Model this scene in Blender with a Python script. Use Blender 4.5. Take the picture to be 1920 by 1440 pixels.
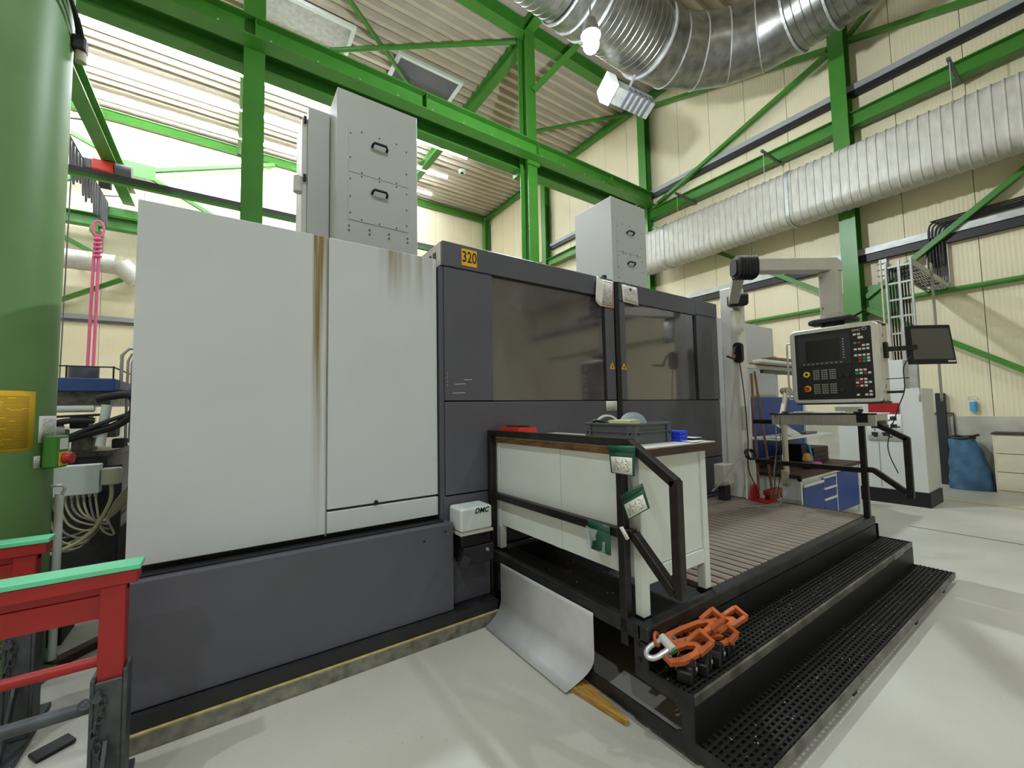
import bpy, math, random
from mathutils import Vector, Matrix
random.seed(7)
for o in list(bpy.data.objects): bpy.data.objects.remove(o, do_unlink=True)
S = bpy.context.scene
COL = S.collection

# ------------------------------------------------------------------ camera
cam_d = bpy.data.cameras.new('camera'); cam = bpy.data.objects.new('camera', cam_d); COL.objects.link(cam)
CAM = Vector((0, 0, 1.6))
yaw, pit, rol = math.radians(34.5774), math.radians(3.4299), math.radians(-1.0660)
fw = Vector((math.sin(yaw)*math.cos(pit), math.cos(yaw)*math.cos(pit), math.sin(pit)))
rt = Vector((math.cos(yaw), -math.sin(yaw), 0)); up = rt.cross(fw)
r2 = math.cos(rol)*rt + math.sin(rol)*up; u2 = -math.sin(rol)*rt + math.cos(rol)*up
m = Matrix((r2, u2, -fw)).transposed().to_4x4(); m.translation = CAM
cam.matrix_world = m
cam_d.sensor_fit = 'HORIZONTAL'; cam_d.sensor_width = 36.0; cam_d.lens = 776.32/1920*36.0
cam_d.clip_start = 0.05; cam_d.clip_end = 200
S.camera = cam

# ------------------------------------------------------------------ view, world, lamp strengths
S.view_settings.view_transform = 'Standard'; S.view_settings.look = 'None'
S.view_settings.gamma = 1.0; S.view_settings.use_curve_mapping = False
S.view_settings.exposure = -0.75
w = bpy.data.worlds.new('hall_world'); S.world = w; w.use_nodes = True
w.node_tree.nodes['Background'].inputs[0].default_value = (0.9, 0.95, 1, 1)
w.node_tree.nodes['Background'].inputs[1].default_value = 0.05
STRIP_E = 150.0        # fluorescent strips of the far aisle
BAY_W = 720.0         # high-bay lamps of the near aisle (watts)
BAY_VIS_W = 1500.0    # the high-bay lamp in view

# ------------------------------------------------------------------ helpers
def lin(h):
    if isinstance(h, str):
        h = h.lstrip('#'); c = [int(h[i:i+2], 16)/255 for i in (0, 2, 4)]
        return tuple(x/12.92 if x <= .04045 else ((x+.055)/1.055)**2.4 for x in c)
    return tuple(h)
MATS = {}
def mat(name, col, rough=.5, metal=0., var=.12, scale=6., bump=0., spec=.5, col2=None, stretch=None, detail=4., emit=None, es=0., coat=0.):
    m = bpy.data.materials.new(name); m.use_nodes = True; MATS[name] = m
    nt = m.node_tree; N = nt.nodes; L = nt.links; b = N['Principled BSDF']
    c = lin(col); b.inputs['Roughness'].default_value = rough; b.inputs['Metallic'].default_value = metal
    b.inputs['Specular IOR Level'].default_value = spec
    b.inputs['Base Color'].default_value = (*c, 1)
    if coat: b.inputs['Coat Weight'].default_value = coat; b.inputs['Coat Roughness'].default_value = .08
    if emit: b.inputs['Emission Color'].default_value = (*lin(emit), 1); b.inputs['Emission Strength'].default_value = es
    if var or bump:
        tc = N.new('ShaderNodeTexCoord'); mp = N.new('ShaderNodeMapping'); L.new(tc.outputs['Object'], mp.inputs['Vector'])
        if stretch: mp.inputs['Scale'].default_value = stretch
        nz = N.new('ShaderNodeTexNoise'); nz.inputs['Scale'].default_value = scale; nz.inputs['Detail'].default_value = detail
        L.new(mp.outputs['Vector'], nz.inputs['Vector'])
        if var:
            rp = N.new('ShaderNodeValToRGB'); rp.color_ramp.elements[0].position = .3; rp.color_ramp.elements[1].position = .7
            lo = lin(col2) if col2 else tuple(x*(1-var) for x in c); hi = c if col2 else tuple(min(1, x*(1+var*.6)) for x in c)
            rp.color_ramp.elements[0].color = (*lo, 1); rp.color_ramp.elements[1].color = (*hi, 1)
            L.new(nz.outputs['Fac'], rp.inputs['Fac']); L.new(rp.outputs['Color'], b.inputs['Base Color'])
            m['ramp'] = rp.name
        if bump:
            bp = N.new('ShaderNodeBump'); bp.inputs['Strength'].default_value = bump; bp.inputs['Distance'].default_value = .01
            L.new(nz.outputs['Fac'], bp.inputs['Height']); L.new(bp.outputs['Normal'], b.inputs['Normal'])
    return m

class MB:
    """collects shapes in world coordinates; build() links them as ONE mesh object"""
    def __init__(s): s.v = []; s.f = []; s.uv = None
    def add(s, vs, fs):
        n = len(s.v); s.v += [tuple(p) for p in vs]; s.f += [tuple(i+n for i in f) for f in fs]; return s
    def box(s, x0, y0, z0, x1, y1, z1):
        x0, x1 = min(x0, x1), max(x0, x1); y0, y1 = min(y0, y1), max(y0, y1); z0, z1 = min(z0, z1), max(z0, z1)
        return s.add([(x0,y0,z0),(x1,y0,z0),(x1,y1,z0),(x0,y1,z0),(x0,y0,z1),(x1,y0,z1),(x1,y1,z1),(x0,y1,z1)],
                     [(0,3,2,1),(4,5,6,7),(0,1,5,4),(1,2,6,5),(2,3,7,6),(3,0,4,7)])
    def bar(s, p0, p1, w, h, up=(0,0,1)):
        p0, p1 = Vector(p0), Vector(p1); d = (p1-p0).normalized(); u = Vector(up)
        if abs(d.dot(u)) > .98: u = Vector((0,1,0)) if abs(d.y) < .9 else Vector((1,0,0))
        sd = d.cross(u).normalized(); u = sd.cross(d).normalized()
        a, b = sd*w/2, u*h/2
        vs = [p0-a-b, p0+a-b, p0+a+b, p0-a+b, p1-a-b, p1+a-b, p1+a+b, p1-a+b]
        return s.add(vs, [(0,1,2,3),(7,6,5,4),(0,4,5,1),(1,5,6,2),(2,6,7,3),(3,7,4,0)])
    def ibeam(s, p0, p1, w, h, tf=.02, tw=.014, up=(0,0,1)):
        p0, p1 = Vector(p0), Vector(p1); d = (p1-p0).normalized(); u = Vector(up)
        sd = d.cross(u).normalized(); u = sd.cross(d).normalized()
        s.bar(p0+u*(h/2-tf/2), p1+u*(h/2-tf/2), w, tf, u); s.bar(p0-u*(h/2-tf/2), p1-u*(h/2-tf/2), w, tf, u)
        return s.bar(p0, p1, tw, h-2*tf, u)
    def cyl(s, p0, p1, r, n=16, r2=None, cap=True):
        p0, p1 = Vector(p0), Vector(p1); r2 = r if r2 is None else r2
        d = (p1-p0).normalized(); u = Vector((0,0,1)) if abs(d.z) < .9 else Vector((1,0,0))
        a = d.cross(u).normalized(); b = d.cross(a).normalized(); vs = []
        for p, q in ((p0, r), (p1, r2)):
            for i in range(n):
                t = 2*math.pi*i/n; vs.append(p + a*q*math.cos(t) + b*q*math.sin(t))
        fs = [(i, i+n, (i+1) % n+n, (i+1) % n) for i in range(n)]
        if cap: fs += [tuple(range(n)), tuple(range(2*n-1, n-1, -1))]
        return s.add(vs, fs)
    def tube(s, pts, r, n=8, closed=False, radii=None):
        pts = [Vector(p) for p in pts]; k = len(pts); vs = []; pa = None
        for i, p in enumerate(pts):
            if closed: d = pts[(i+1) % k]-pts[i-1]
            else: d = pts[min(i+1, k-1)]-pts[max(i-1, 0)]
            d.normalize()
            if pa is None:
                u = Vector((0,0,1)) if abs(d.z) < .9 else Vector((1,0,0)); a = d.cross(u).normalized()
            else:
                a = (pa - d*pa.dot(d)).normalized()
            pa = a; b = d.cross(a); q = radii[i] if radii else r
            for j in range(n):
                t = 2*math.pi*j/n; vs.append(p + a*q*math.cos(t) + b*q*math.sin(t))
        fs = []
        for i in range(k if closed else k-1):
            i2 = (i+1) % k
            for j in range(n): fs.append((i*n+j, i*n+(j+1) % n, i2*n+(j+1) % n, i2*n+j))
        if not closed: fs += [tuple(range(n-1, -1, -1)), tuple((k-1)*n+j for j in range(n))]
        return s.add(vs, fs)
    def prism(s, poly, ax, a0, a1):
        """poly of 2-D points in the two other axes (order x,y,z without ax), extruded from a0 to a1"""
        def pt(p, a):
            l = list(p); l.insert('xyz'.index(ax), a); return tuple(l)
        n = len(poly)
        vs = [pt(p, a0) for p in poly]+[pt(p, a1) for p in poly]
        fs = [tuple(range(n)), tuple(range(2*n-1, n-1, -1))]+[(i, i+n, (i+1) % n+n, (i+1) % n) for i in range(n)]
        return s.add(vs, fs)
    def loft(s, rings, cap=True, closed=False):
        n = len(rings[0]); vs = [p for r in rings for p in r]; fs = []; k = len(rings)
        for i in range(k if closed else k-1):
            for j in range(n): fs.append((i*n+j, i*n+(j+1) % n, ((i+1) % k)*n+(j+1) % n, ((i+1) % k)*n+j))
        if cap and not closed: fs += [tuple(range(n-1, -1, -1)), tuple((k-1)*n+j for j in range(n))]
        return s.add(vs, fs)
    def build(s, name, material, parent=None, bevel=0., smooth=False, label=None, flip=True, seg=1):
        xs = [p[0] for p in s.v]; ys = [p[1] for p in s.v]; zs = [p[2] for p in s.v]
        org = Vector(((min(xs)+max(xs))/2, (min(ys)+max(ys))/2, min(zs)))
        me = bpy.data.meshes.new(name); me.from_pydata([tuple(Vector(p)-org) for p in s.v], [], s.f)
        import bmesh
        bm = bmesh.new(); bm.from_mesh(me); bmesh.ops.recalc_face_normals(bm, faces=bm.faces)
        bm.to_mesh(me); bm.free()
        if s.uv:
            l = me.uv_layers.new(name='uv')
            for lp in me.loops: l.data[lp.index].uv = s.uv[lp.vertex_index]
        o = bpy.data.objects.new(name, me); COL.objects.link(o)
        me.materials.append(MATS[material] if isinstance(material, str) else material)
        if smooth:
            for p in me.polygons: p.use_smooth = True
            md = o.modifiers.new('edge', 'EDGE_SPLIT'); md.split_angle = math.radians(35)
        if bevel:
            md = o.modifiers.new('bevel', 'BEVEL'); md.width = bevel; md.segments = seg; md.limit_method = 'ANGLE'; md.angle_limit = .6
        place(o, org, parent)
        if label: o['label'] = label
        return o
WL = {}
def place(o, org, parent):
    WL[o.name] = Vector(org)
    if parent is not None: o.parent = parent; o.location = Vector(org)-WL[parent.name]
    else: o.location = org
def tag(o, label, cat, group=None):
    o['label'] = label; o['category'] = cat
    if group: o['group'] = group
    return o
def thing(name, label, cat, loc, group=None):
    o = bpy.data.objects.new(name, None); COL.objects.link(o); o.empty_display_size = .1
    place(o, Vector(loc), None); return tag(o, label, cat, group)
def struct(o): o['kind'] = 'structure'; return o
def stuff(o): o['kind'] = 'stuff'; return o
def inst(o, loc, parent=None, rotz=0):
    """copy of one mesh object sharing its data, with its origin put at a world position"""
    c = o.copy(); COL.objects.link(c)
    for k in list(c.keys()):
        if k in ('label', 'category', 'group', 'kind') and parent is not None: del c[k]
    c.rotation_euler = (0, 0, rotz); place(c, Vector(loc), parent); return c
def box(name, material, parent, x0, y0, z0, x1, y1, z1, bevel=0., label=None):
    return MB().box(x0, y0, z0, x1, y1, z1).build(name, material, parent, bevel=bevel, label=label)
def text(name, body, size, material, parent, origin, right, upv, shear=0., depth=.0006, bold=0.):
    cu = bpy.data.curves.new(name, 'FONT'); cu.body = body; cu.size = size; cu.extrude = depth; cu.shear = shear; cu.offset = bold
    cu.align_x = 'CENTER'; cu.align_y = 'CENTER'
    t = bpy.data.objects.new(name+'_tmp', cu); COL.objects.link(t)
    dg = bpy.context.evaluated_depsgraph_get(); me = bpy.data.meshes.new_from_object(t.evaluated_get(dg))
    bpy.data.objects.remove(t); o = bpy.data.objects.new(name, me); COL.objects.link(o)
    R = Vector(right).normalized(); U = Vector(upv).normalized(); Nn = R.cross(U)
    me.transform(Matrix((R, U, Nn)).transposed().to_4x4())
    me.materials.clear(); me.materials.append(MATS[material]); place(o, Vector(origin), parent); return o
def sheet(name, material, parent, TL, TR, BR, BL, nx=1, ny=1, bend=None, thick=.0012, label=None):
    TL, TR, BR, BL = map(Vector, (TL, TR, BR, BL)); n = (TR-TL).cross(BL-TL).normalized(); mb = MB(); mb.uv = []
    for j in range(ny+1):
        for i in range(nx+1):
            u, v = i/nx, j/ny; p = (TL*(1-u)+TR*u)*(1-v)+(BL*(1-u)+BR*u)*v
            if bend: p = p - n*bend(u, v)
            mb.v.append(tuple(p)); mb.uv.append((u, 1-v))
    for j in range(ny):
        for i in range(nx): a = j*(nx+1)+i; mb.f.append((a, a+1, a+nx+2, a+nx+1))
    o = mb.build(name, material, parent, smooth=True, label=label)
    md = o.modifiers.new('thickness', 'SOLIDIFY'); md.thickness = thick; md.offset = 0
    return o
def arc(c, r, a0, a1, n, ex, ey):
    c, ex, ey = Vector(c), Vector(ex), Vector(ey)
    return [c + ex*r*math.cos(a0+(a1-a0)*i/n) + ey*r*math.sin(a0+(a1-a0)*i/n) for i in range(n+1)]
def cr(pts, k=6):
    """smooth curve through the points"""
    P_ = [Vector(p) for p in pts]; out = []
    for i in range(len(P_)-1):
        a, b, c, d = P_[max(i-1, 0)], P_[i], P_[i+1], P_[min(i+2, len(P_)-1)]
        for j in range(k):
            t = j/k; out.append(.5*((2*b)+(c-a)*t+(2*a-5*b+4*c-d)*t*t+(3*b-a-3*c+d)*t**3))
    return out+[P_[-1]]
def hang(p0, p1, sag, n=14):
    p0, p1 = Vector(p0), Vector(p1)
    return [p0.lerp(p1, i/n) - Vector((0,0,1))*sag*4*(i/n)*(1-i/n) for i in range(n+1)]

# ------------------------------------------------------------------ materials
mat('green', '#3f7d2a', .38, var=.10, scale=2.5)
mat('jib_green', '#658a50', .45, var=.10, scale=3., bump=.05)
mat('white_panel', '#cccfd0', .5, var=.04, scale=1.5)
mat('tower_grey', '#c2c5c1', .5, var=.05, scale=1.2)
mat('charcoal', '#56555d', .42, var=.10, scale=2.5, bump=.02)
mat('charcoal_dark', '#232326', .6, var=.2, scale=6)
mat('black', '#0c0c0d', .5, var=.2)
mat('black_matte', '#060606', .9, var=0)
mat('rail_steel', '#35302c', .38, metal=.55, var=.35, scale=14, bump=.05, col2='#241f1c')
mat('frame_steel', '#383837', .45, metal=.4, var=.35, scale=10, bump=.08, col2='#222221')
mat('tread_black', '#161514', .5, metal=.2, var=.4, scale=30, bump=.1)
mat('nosing', '#7d7970', .4, metal=.3, var=.5, scale=9, col2='#484640')
mat('bench_white', '#e2e6e0', .5, var=.06, scale=3)
mat('laminate', '#c9c7bc', .4, var=.12, scale=8)
mat('wood_edge', '#9a7440', .6, var=.5, scale=9, stretch=(1, 1, 6), col2='#57391c')
mat('wood_dark', '#4a331f', .6, var=.4, scale=12, stretch=(1, 6, 6), col2='#2b1c10')
mat('broom_wood', '#8a6038', .6, var=.4, scale=8, stretch=(6, 6, 1), col2='#5d3c20')
mat('plank_wood', '#c79a4a', .7, var=.4, scale=10, stretch=(5, 1, 5), col2='#8a6226')
mat('dark_red', '#8a1f1d', .5, var=.2)
mat('red', '#a01c1b', .45, var=.12, scale=5)
mat('red_tray', '#d8381c', .4, var=.05)
mat('mint', '#6fd6a2', .45, var=.06, scale=6)
mat('grey_steel', '#555a5c', .5, metal=.3, var=.3, scale=12, bump=.08, col2='#3a3d3f')
mat('galv', '#a09f9a', .32, metal=.95, var=.25, scale=5, col2='#787772')
mat('galv_dull', '#b4b5b2', .5, metal=.6, var=.2, scale=7)
mat('duct_white', '#bfbcb2', .5, metal=.15, var=.15, scale=4, stretch=(1, 3, 1))
mat('roof_deck', '#bfb3a0', .5, var=.10, scale=1.5)
mat('cream_plain', '#e0d6b8', .55, var=.05, scale=.8)
mat('concrete_dado', '#b5b3a4', .7, var=.25, scale=2.5, bump=.1)
mat('alu', '#d8d8d5', .3, metal=.7, var=.1, scale=8, stretch=(1, 12, 1))
mat('panel_beige', '#c5bfb4', .5, var=.05)
mat('arm_grey', '#b9b4a8', .5, var=.06)
mat('mast_white', '#d9d8d2', .5, var=.08, scale=3)
mat('screen_dark', '#08090a', .22, var=0)
mat('screen_grey', '#55534f', .35, var=.1, scale=3)
mat('key_light', '#d6d2c6', .5, var=0)
mat('key_grey', '#8f8c84', .5, var=0)
mat('key_red', '#b3231c', .5, var=0)
mat('key_green', '#1f8f5c', .5, var=0)
mat('yellow', '#e6c41c', .45, var=.04)
mat('sign_yellow', '#e9b414', .45, var=.05)
mat('orange', '#d06a2b', .5, var=.3, scale=14, bump=.06, col2='#a04a1c')
mat('zinc', '#cfd0cf', .35, metal=.6, var=.15)
mat('blue', '#1b4096', .45, var=.10, scale=4)
mat('blue_item', '#1d3fd0', .4, var=.05)
mat('blue_bag', '#3f6786', .55, var=.35, scale=6, bump=.5, col2='#274a66')
mat('light_blue', '#4d9ac6', .4, var=.05)
mat('crate_grey', '#56585a', .5, var=.08)
mat('pouch_green', '#1f5a40', .35, var=.2, scale=10)
mat('paper_plain', '#e4e3db', .7, var=.05, scale=12)
mat('cable_black', '#141414', .5, var=0)
mat('cable_grey', '#8e8b80', .5, var=.1)
mat('hose_beige', '#b7b091', .5, var=.1)
mat('machine_dark', '#2d2e31', .5, metal=.3, var=.3, scale=12)
mat('machine_grey', '#6d6d69', .45, metal=.5, var=.4, scale=14, col2='#3b3b39')
mat('light_box', '#cfd6d2', .5, var=.05)
mat('navy', '#2b4a84', .5, var=.1)
mat('pink', '#d2608a', .6, var=.1)
mat('hoist_red', '#d8402a', .45, var=.1)
mat('cabinet_grey', '#cfd0ca', .5, var=.06, scale=2)
mat('drawer_beige', '#cdc5ae', .5, var=.06)
cf = mat('clear_film', '#d0dcd6', .15, var=0, spec=.8); cf.node_tree.nodes['Principled BSDF'].inputs['Alpha'].default_value = .3
mat('tape_blue', '#a9b4c4', .3, var=.1)
mat('lamp_white', '#ffffff', .4, var=0, emit='#fff6dd', es=1.0)
mat('strip_tube', '#ffffff', .4, var=0, emit='#eef5ff', es=STRIP_E)
mat('lamp_bulb', '#ffffff', .3, var=0, emit='#f4fbff', es=60.)
mat('curb_stone', '#8d8a7c', .8, var=.4, scale=14, bump=.4, col2='#55534a')
mat('line_yellow', '#c0ad6c', .7, var=.3, scale=20)
mat('skirt', '#c6c6c6', .45, metal=.0, var=.2, scale=3)
mat('rubber', '#1c1c1d', .6, var=.15, scale=20)
mat('magenta', '#c2478c', .6, var=.2)
mat('grey_pipe', '#9fa3a5', .4, var=.05)

def nodes(m): return m.node_tree.nodes, m.node_tree.links
# window: dark smoked glass, dusty
g = mat('smoked_glass', '#545055', .12, var=.5, scale=2.2, col2='#2f2d2d', spec=1.0, stretch=(1, 1, .7)); 
# glass streaks in roughness
N, L = nodes(g); nz = [n for n in N if n.type == 'TEX_NOISE'][0]
gb = N['Principled BSDF']; gb.inputs['Coat Weight'].default_value = 1; gb.inputs['Coat IOR'].default_value = 1.9; gb.inputs['Coat Roughness'].default_value = .05
rr = N.new('ShaderNodeMapRange'); rr.inputs[1].default_value = .3; rr.inputs[2].default_value = .7; rr.inputs[3].default_value = .06; rr.inputs[4].default_value = .3
L.new(nz.outputs['Fac'], rr.inputs[0]); L.new(rr.outputs[0], N['Principled BSDF'].inputs['Roughness'])

# floor concrete
f_ = mat('floor_concrete', '#c9c6ba', .42, var=.22, scale=.9, bump=.03, detail=8, col2='#b0ada0'); N, L = nodes(f_)
bs = N['Principled BSDF']; rp = N[f_['ramp']]
n2 = N.new('ShaderNodeTexNoise'); n2.inputs['Scale'].default_value = 55; n2.inputs['Detail'].default_value = 6
tc = [n for n in N if n.type == 'TEX_COORD'][0]; L.new(tc.outputs['Object'], n2.inputs['Vector'])
r2_ = N.new('ShaderNodeValToRGB'); r2_.color_ramp.elements[0].position = .27; r2_.color_ramp.elements[1].position = .36
r2_.color_ramp.elements[0].color = (.55, .53, .48, 1); r2_.color_ramp.elements[1].color = (1, 1, 1, 1); L.new(n2.outputs['Fac'], r2_.inputs['Fac'])
mx = N.new('ShaderNodeMixRGB'); mx.blend_type = 'MULTIPLY'; mx.inputs[0].default_value = .5
L.new(rp.outputs['Color'], mx.inputs[1]); L.new(r2_.outputs['Color'], mx.inputs[2]); L.new(mx.outputs['Color'], bs.inputs['Base Color'])

# sandwich wall panels: fine vertical ribs
def ribbed(name, col, axis):
    m_ = mat(name, col, .5, var=.05, scale=.8); N, L = nodes(m_)
    tc = N.new('ShaderNodeTexCoord'); wv = N.new('ShaderNodeTexWave'); wv.wave_type = 'BANDS'; wv.bands_direction = axis; wv.inputs['Scale'].default_value = 5.2; wv.wave_profile = 'SIN'
    L.new(tc.outputs['Object'], wv.inputs['Vector']); b = N.new('ShaderNodeBump'); b.inputs['Strength'].default_value = .35; b.inputs['Distance'].default_value = .006
    L.new(wv.outputs['Fac'], b.inputs['Height']); L.new(b.outputs['Normal'], N['Principled BSDF'].inputs['Normal'])
ribbed('cream_wall_x', '#e2d7b6', 'Y'); ribbed('cream_wall_y', '#e2d7b6', 'X')

# rust streaks running down the white machine panels
def streaks(name, x0, x1, ztop, length, amount, freq):
    m_ = mat(name, '#cccfd0', .5, var=.04, scale=1.5); N, L = nodes(m_)
    ge = N.new('ShaderNodeNewGeometry'); sp = N.new('ShaderNodeSeparateXYZ'); L.new(ge.outputs['Position'], sp.inputs[0])
    a = N.new('ShaderNodeMapRange'); a.interpolation_type = 'SMOOTHSTEP'; a.inputs[1].default_value = x0; a.inputs[2].default_value = x0+(x1-x0)*.25; L.new(sp.outputs['X'], a.inputs[0])
    c = N.new('ShaderNodeMapRange'); c.interpolation_type = 'SMOOTHSTEP'; c.inputs[1].default_value = ztop-length; c.inputs[2].default_value = ztop; L.new(sp.outputs['Z'], c.inputs[0])
    mp = N.new('ShaderNodeMapping'); mp.inputs['Scale'].default_value = (freq, 1, .55); L.new(ge.outputs['Position'], mp.inputs['Vector'])
    nz = N.new('ShaderNodeTexNoise'); nz.inputs['Scale'].default_value = 1; nz.inputs['Detail'].default_value = 5; L.new(mp.outputs[0], nz.inputs['Vector'])
    r = N.new('ShaderNodeMapRange'); r.inputs[1].default_value = .36; r.inputs[2].default_value = .66; L.new(nz.outputs['Fac'], r.inputs[0])
    def mul(p, q):
        k = N.new('ShaderNodeMath'); k.operation = 'MULTIPLY'; k.use_clamp = True; L.new(p, k.inputs[0])
        if isinstance(q, float): k.inputs[1].default_value = q
        else: L.new(q, k.inputs[1])
        return k.outputs[0]
    f = mul(mul(mul(a.outputs[0], c.outputs[0]), r.outputs[0]), amount)
    mx = N.new('ShaderNodeMixRGB'); L.new(f, mx.inputs[0]); L.new(N[m_['ramp']].outputs['Color'], mx.inputs[1]); mx.inputs[2].default_value = (*lin('#84703a'), 1)
    L.new(mx.outputs[0], N['Principled BSDF'].inputs['Base Color'])
streaks('panel_rust_seam', .44, .54, 2.80, 2.3, 1.5, 30.); streaks('panel_rust_top', .85, 1.32, 2.80, .50, .75, 17.)

# printed paper: lines of words from a brick pattern on the sheet's own UV
def printed(name, paper, ink, rows=22, cols=3.2, mx0=.12, mx1=.88, my0=.1, my1=.9, density=.55, frame=None):
    m_ = bpy.data.materials.new(name); m_.use_nodes = True; MATS[name] = m_; N, L = nodes(m_); b = N['Principled BSDF']; b.inputs['Roughness'].default_value = .65
    tc = N.new('ShaderNodeTexCoord'); sp = N.new('ShaderNodeSeparateXYZ'); L.new(tc.outputs['UV'], sp.inputs[0])
    def cmp(o, op, v):
        k = N.new('ShaderNodeMath'); k.operation = op; L.new(o, k.inputs[0]); k.inputs[1].default_value = v; return k.outputs[0]
    def mul(p, q):
        k = N.new('ShaderNodeMath'); k.operation = 'MULTIPLY'; L.new(p, k.inputs[0]); L.new(q, k.inputs[1]); return k.outputs[0]
    f = mul(mul(cmp(sp.outputs[0], 'GREATER_THAN', mx0), cmp(sp.outputs[0], 'LESS_THAN', mx1)), mul(cmp(sp.outputs[1], 'GREATER_THAN', my0), cmp(sp.outputs[1], 'LESS_THAN', my1)))
    vr = cmp(sp.outputs[1], 'MULTIPLY', rows); fr_ = N.new('ShaderNodeMath'); fr_.operation = 'FRACT'; L.new(vr, fr_.inputs[0])
    fl = N.new('ShaderNodeMath'); fl.operation = 'FLOOR'; L.new(vr, fl.inputs[0]); cb = N.new('ShaderNodeCombineXYZ')
    L.new(cmp(sp.outputs[0], 'MULTIPLY', cols*4.5), cb.inputs[0]); L.new(cmp(fl.outputs[0], 'MULTIPLY', 7.31), cb.inputs[1])
    nz = N.new('ShaderNodeTexNoise'); nz.inputs['Scale'].default_value = 1; nz.inputs['Detail'].default_value = 1; L.new(cb.outputs[0], nz.inputs['Vector'])
    f = mul(f, mul(cmp(fr_.outputs[0], 'LESS_THAN', .45), cmp(nz.outputs['Fac'], 'LESS_THAN', density)))
    mx = N.new('ShaderNodeMixRGB'); L.new(f, mx.inputs[0]); mx.inputs[1].default_value = (*lin(paper), 1); mx.inputs[2].default_value = (*lin(ink), 1)
    L.new(mx.outputs[0], b.inputs['Base Color'])
printed('print_white', '#e6e3da', '#6a6a66'); printed('print_yellow', '#e6b51c', '#8a701c', rows=40, cols=2, mx0=.08, mx1=.95, my0=.05, my1=.92, density=.62)
printed('print_card', '#e8e6dc', '#55554f', rows=11, cols=2.4, mx0=.08, mx1=.92, my0=.12, my1=.93, density=.5)
printed('print_poster', '#e6e6e0', '#4c4c4a', rows=8, cols=1.6, mx0=.06, mx1=.95, my0=.06, my1=.94, density=.46)

# ------------------------------------------------------------------ the hall
XW, YB, ZR = 11.5, 18.8, 12.0          # right wall, back wall, roof
X0, Y0 = -14.0, -9.0
struct(box('floor', 'floor_concrete', None, X0, Y0, -.2, XW+.3, YB+.3, 0))
# right wall
wr = struct(box('wall_right', 'cream_plain', None, XW+.06, Y0, 0, XW+.3, YB+.3, ZR+.3))
box('concrete_base', 'concrete_dado', wr, XW-.01, Y0, 0, XW+.06, YB, 1.30)
p0 = MB().box(XW, 1.262, 1.30, XW+.06, 2.252, ZR).build('wall_panel', 'cream_wall_x', wr)
for k in range(-10, 17):
    if k and 1.262+k*1.0 < YB-.3: inst(p0, (XW+.03, 1.757+k*1.0, 1.30), wr)
# back wall
wb = struct(box('wall_back', 'cream_plain', None, X0, YB+.06, 0, XW+.06, YB+.3, ZR+.3))
box('concrete_base', 'concrete_dado', wb, X0, YB-.01, 0, XW-.02, YB+.06, 1.30)
p1 = MB().box(XW-1.0, YB, 1.30, XW-.01, YB+.06, ZR).build('wall_panel', 'cream_wall_y', wb)
for k in range(1, 25): inst(p1, (XW-.505-k, YB+.03, 1.30), wb)
# walls out of view that close the hall
struct(box('wall_left', 'cream_plain', None, X0-.3, Y0, 0, X0, YB+.3, ZR+.3))
struct(box('wall_front', 'cream_plain', None, X0-.3, Y0-.3, 0, XW+.3, Y0, ZR+.3))
# roof: trapezoidal steel deck, sheets of three ribs running along X
ce = struct(box('ceiling', 'cream_plain', None, X0, Y0, ZR+.2, XW+.3, YB+.3, ZR+.35))
PITCH = .3333
prof = []
for r in range(3):
    b0 = r*PITCH
    prof += [(b0, ZR+.14), (b0+.12, ZR+.14), (b0+.165, ZR), (b0+.285, ZR), (b0+.3333, ZR+.14)]
prof = [prof[0]]+[q for i, q in enumerate(prof[1:]) if q != prof[i]]
poly = prof+[(y, z+.012) for y, z in reversed(prof)]
sh = MB(); sh.prism([(y+Y0, z) for y, z in poly], 'x', X0, XW+.06); rs = sh.build('roof_sheet', 'roof_deck', ce)
yc = Y0+.5
for k in range(1, 28): inst(rs, (WL[rs.name].x, WL[rs.name].y+k*1.0, WL[rs.name].z), ce)

# ---- steelwork
def steel(name, label, cat, mb, group=None, material='green'):
    return tag(mb.build(name, material, bevel=0), label, cat, group)
def hcol(x0, x1, y0, y1, z0, z1, axis='x', tf=.022, tw=.014):
    """H column: flanges are the two faces across `axis`"""
    mb = MB()
    if axis == 'y':
        mb.box(x0, y0, z0, x1, y0+tf, z1); mb.box(x0, y1-tf, z0, x1, y1, z1); xc = (x0+x1)/2; mb.box(xc-tw/2, y0+tf, z0, xc+tw/2, y1-tf, z1)
    else:
        mb.box(x0, y0, z0, x0+tf, y1, z1); mb.box(x1-tf, y0, z0, x1, y1, z1); yc = (y0+y1)/2; mb.box(x0+tf, yc-tw/2, z0, x1-tf, yc+tw/2, z1)
    return mb
def column(name, label, mb, plate):
    t = thing(name, label, 'column', (plate[0], plate[1], 0), 'green steel columns of the hall')
    mb.build('shaft', 'green', t); x, y, s = plate; box('base_plate', 'green', t, x-s, y-s, 0, x+s, y+s, .03); return t
column('steel_column', 'green steel column rising behind the left white machine panel', hcol(.13, .45, 8.22, 8.58, .03, 11.6, 'y'), (.29, 8.4, .26))
c2 = column('steel_column', 'green steel column rising behind the charcoal enclosure, crossed by the crane beam', hcol(6.30, 6.60, 8.22, 8.58, .03, 11.6, 'y'), (6.45, 8.4, .26))
box('splice_plate', 'green', c2, 6.26, 8.16, 7.9, 6.64, 8.21, 8.0)
column('steel_column', 'green wall column beside the corner of the round duct', hcol(11.16, 11.44, 8.25, 8.53, .03, 11.6), (11.3, 8.39, .18))
column('steel_column', 'broad green wall column behind the control pendant', hcol(11.07, 11.42, 2.93, 3.22, .03, 11.6), (11.27, 3.075, .19))
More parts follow.
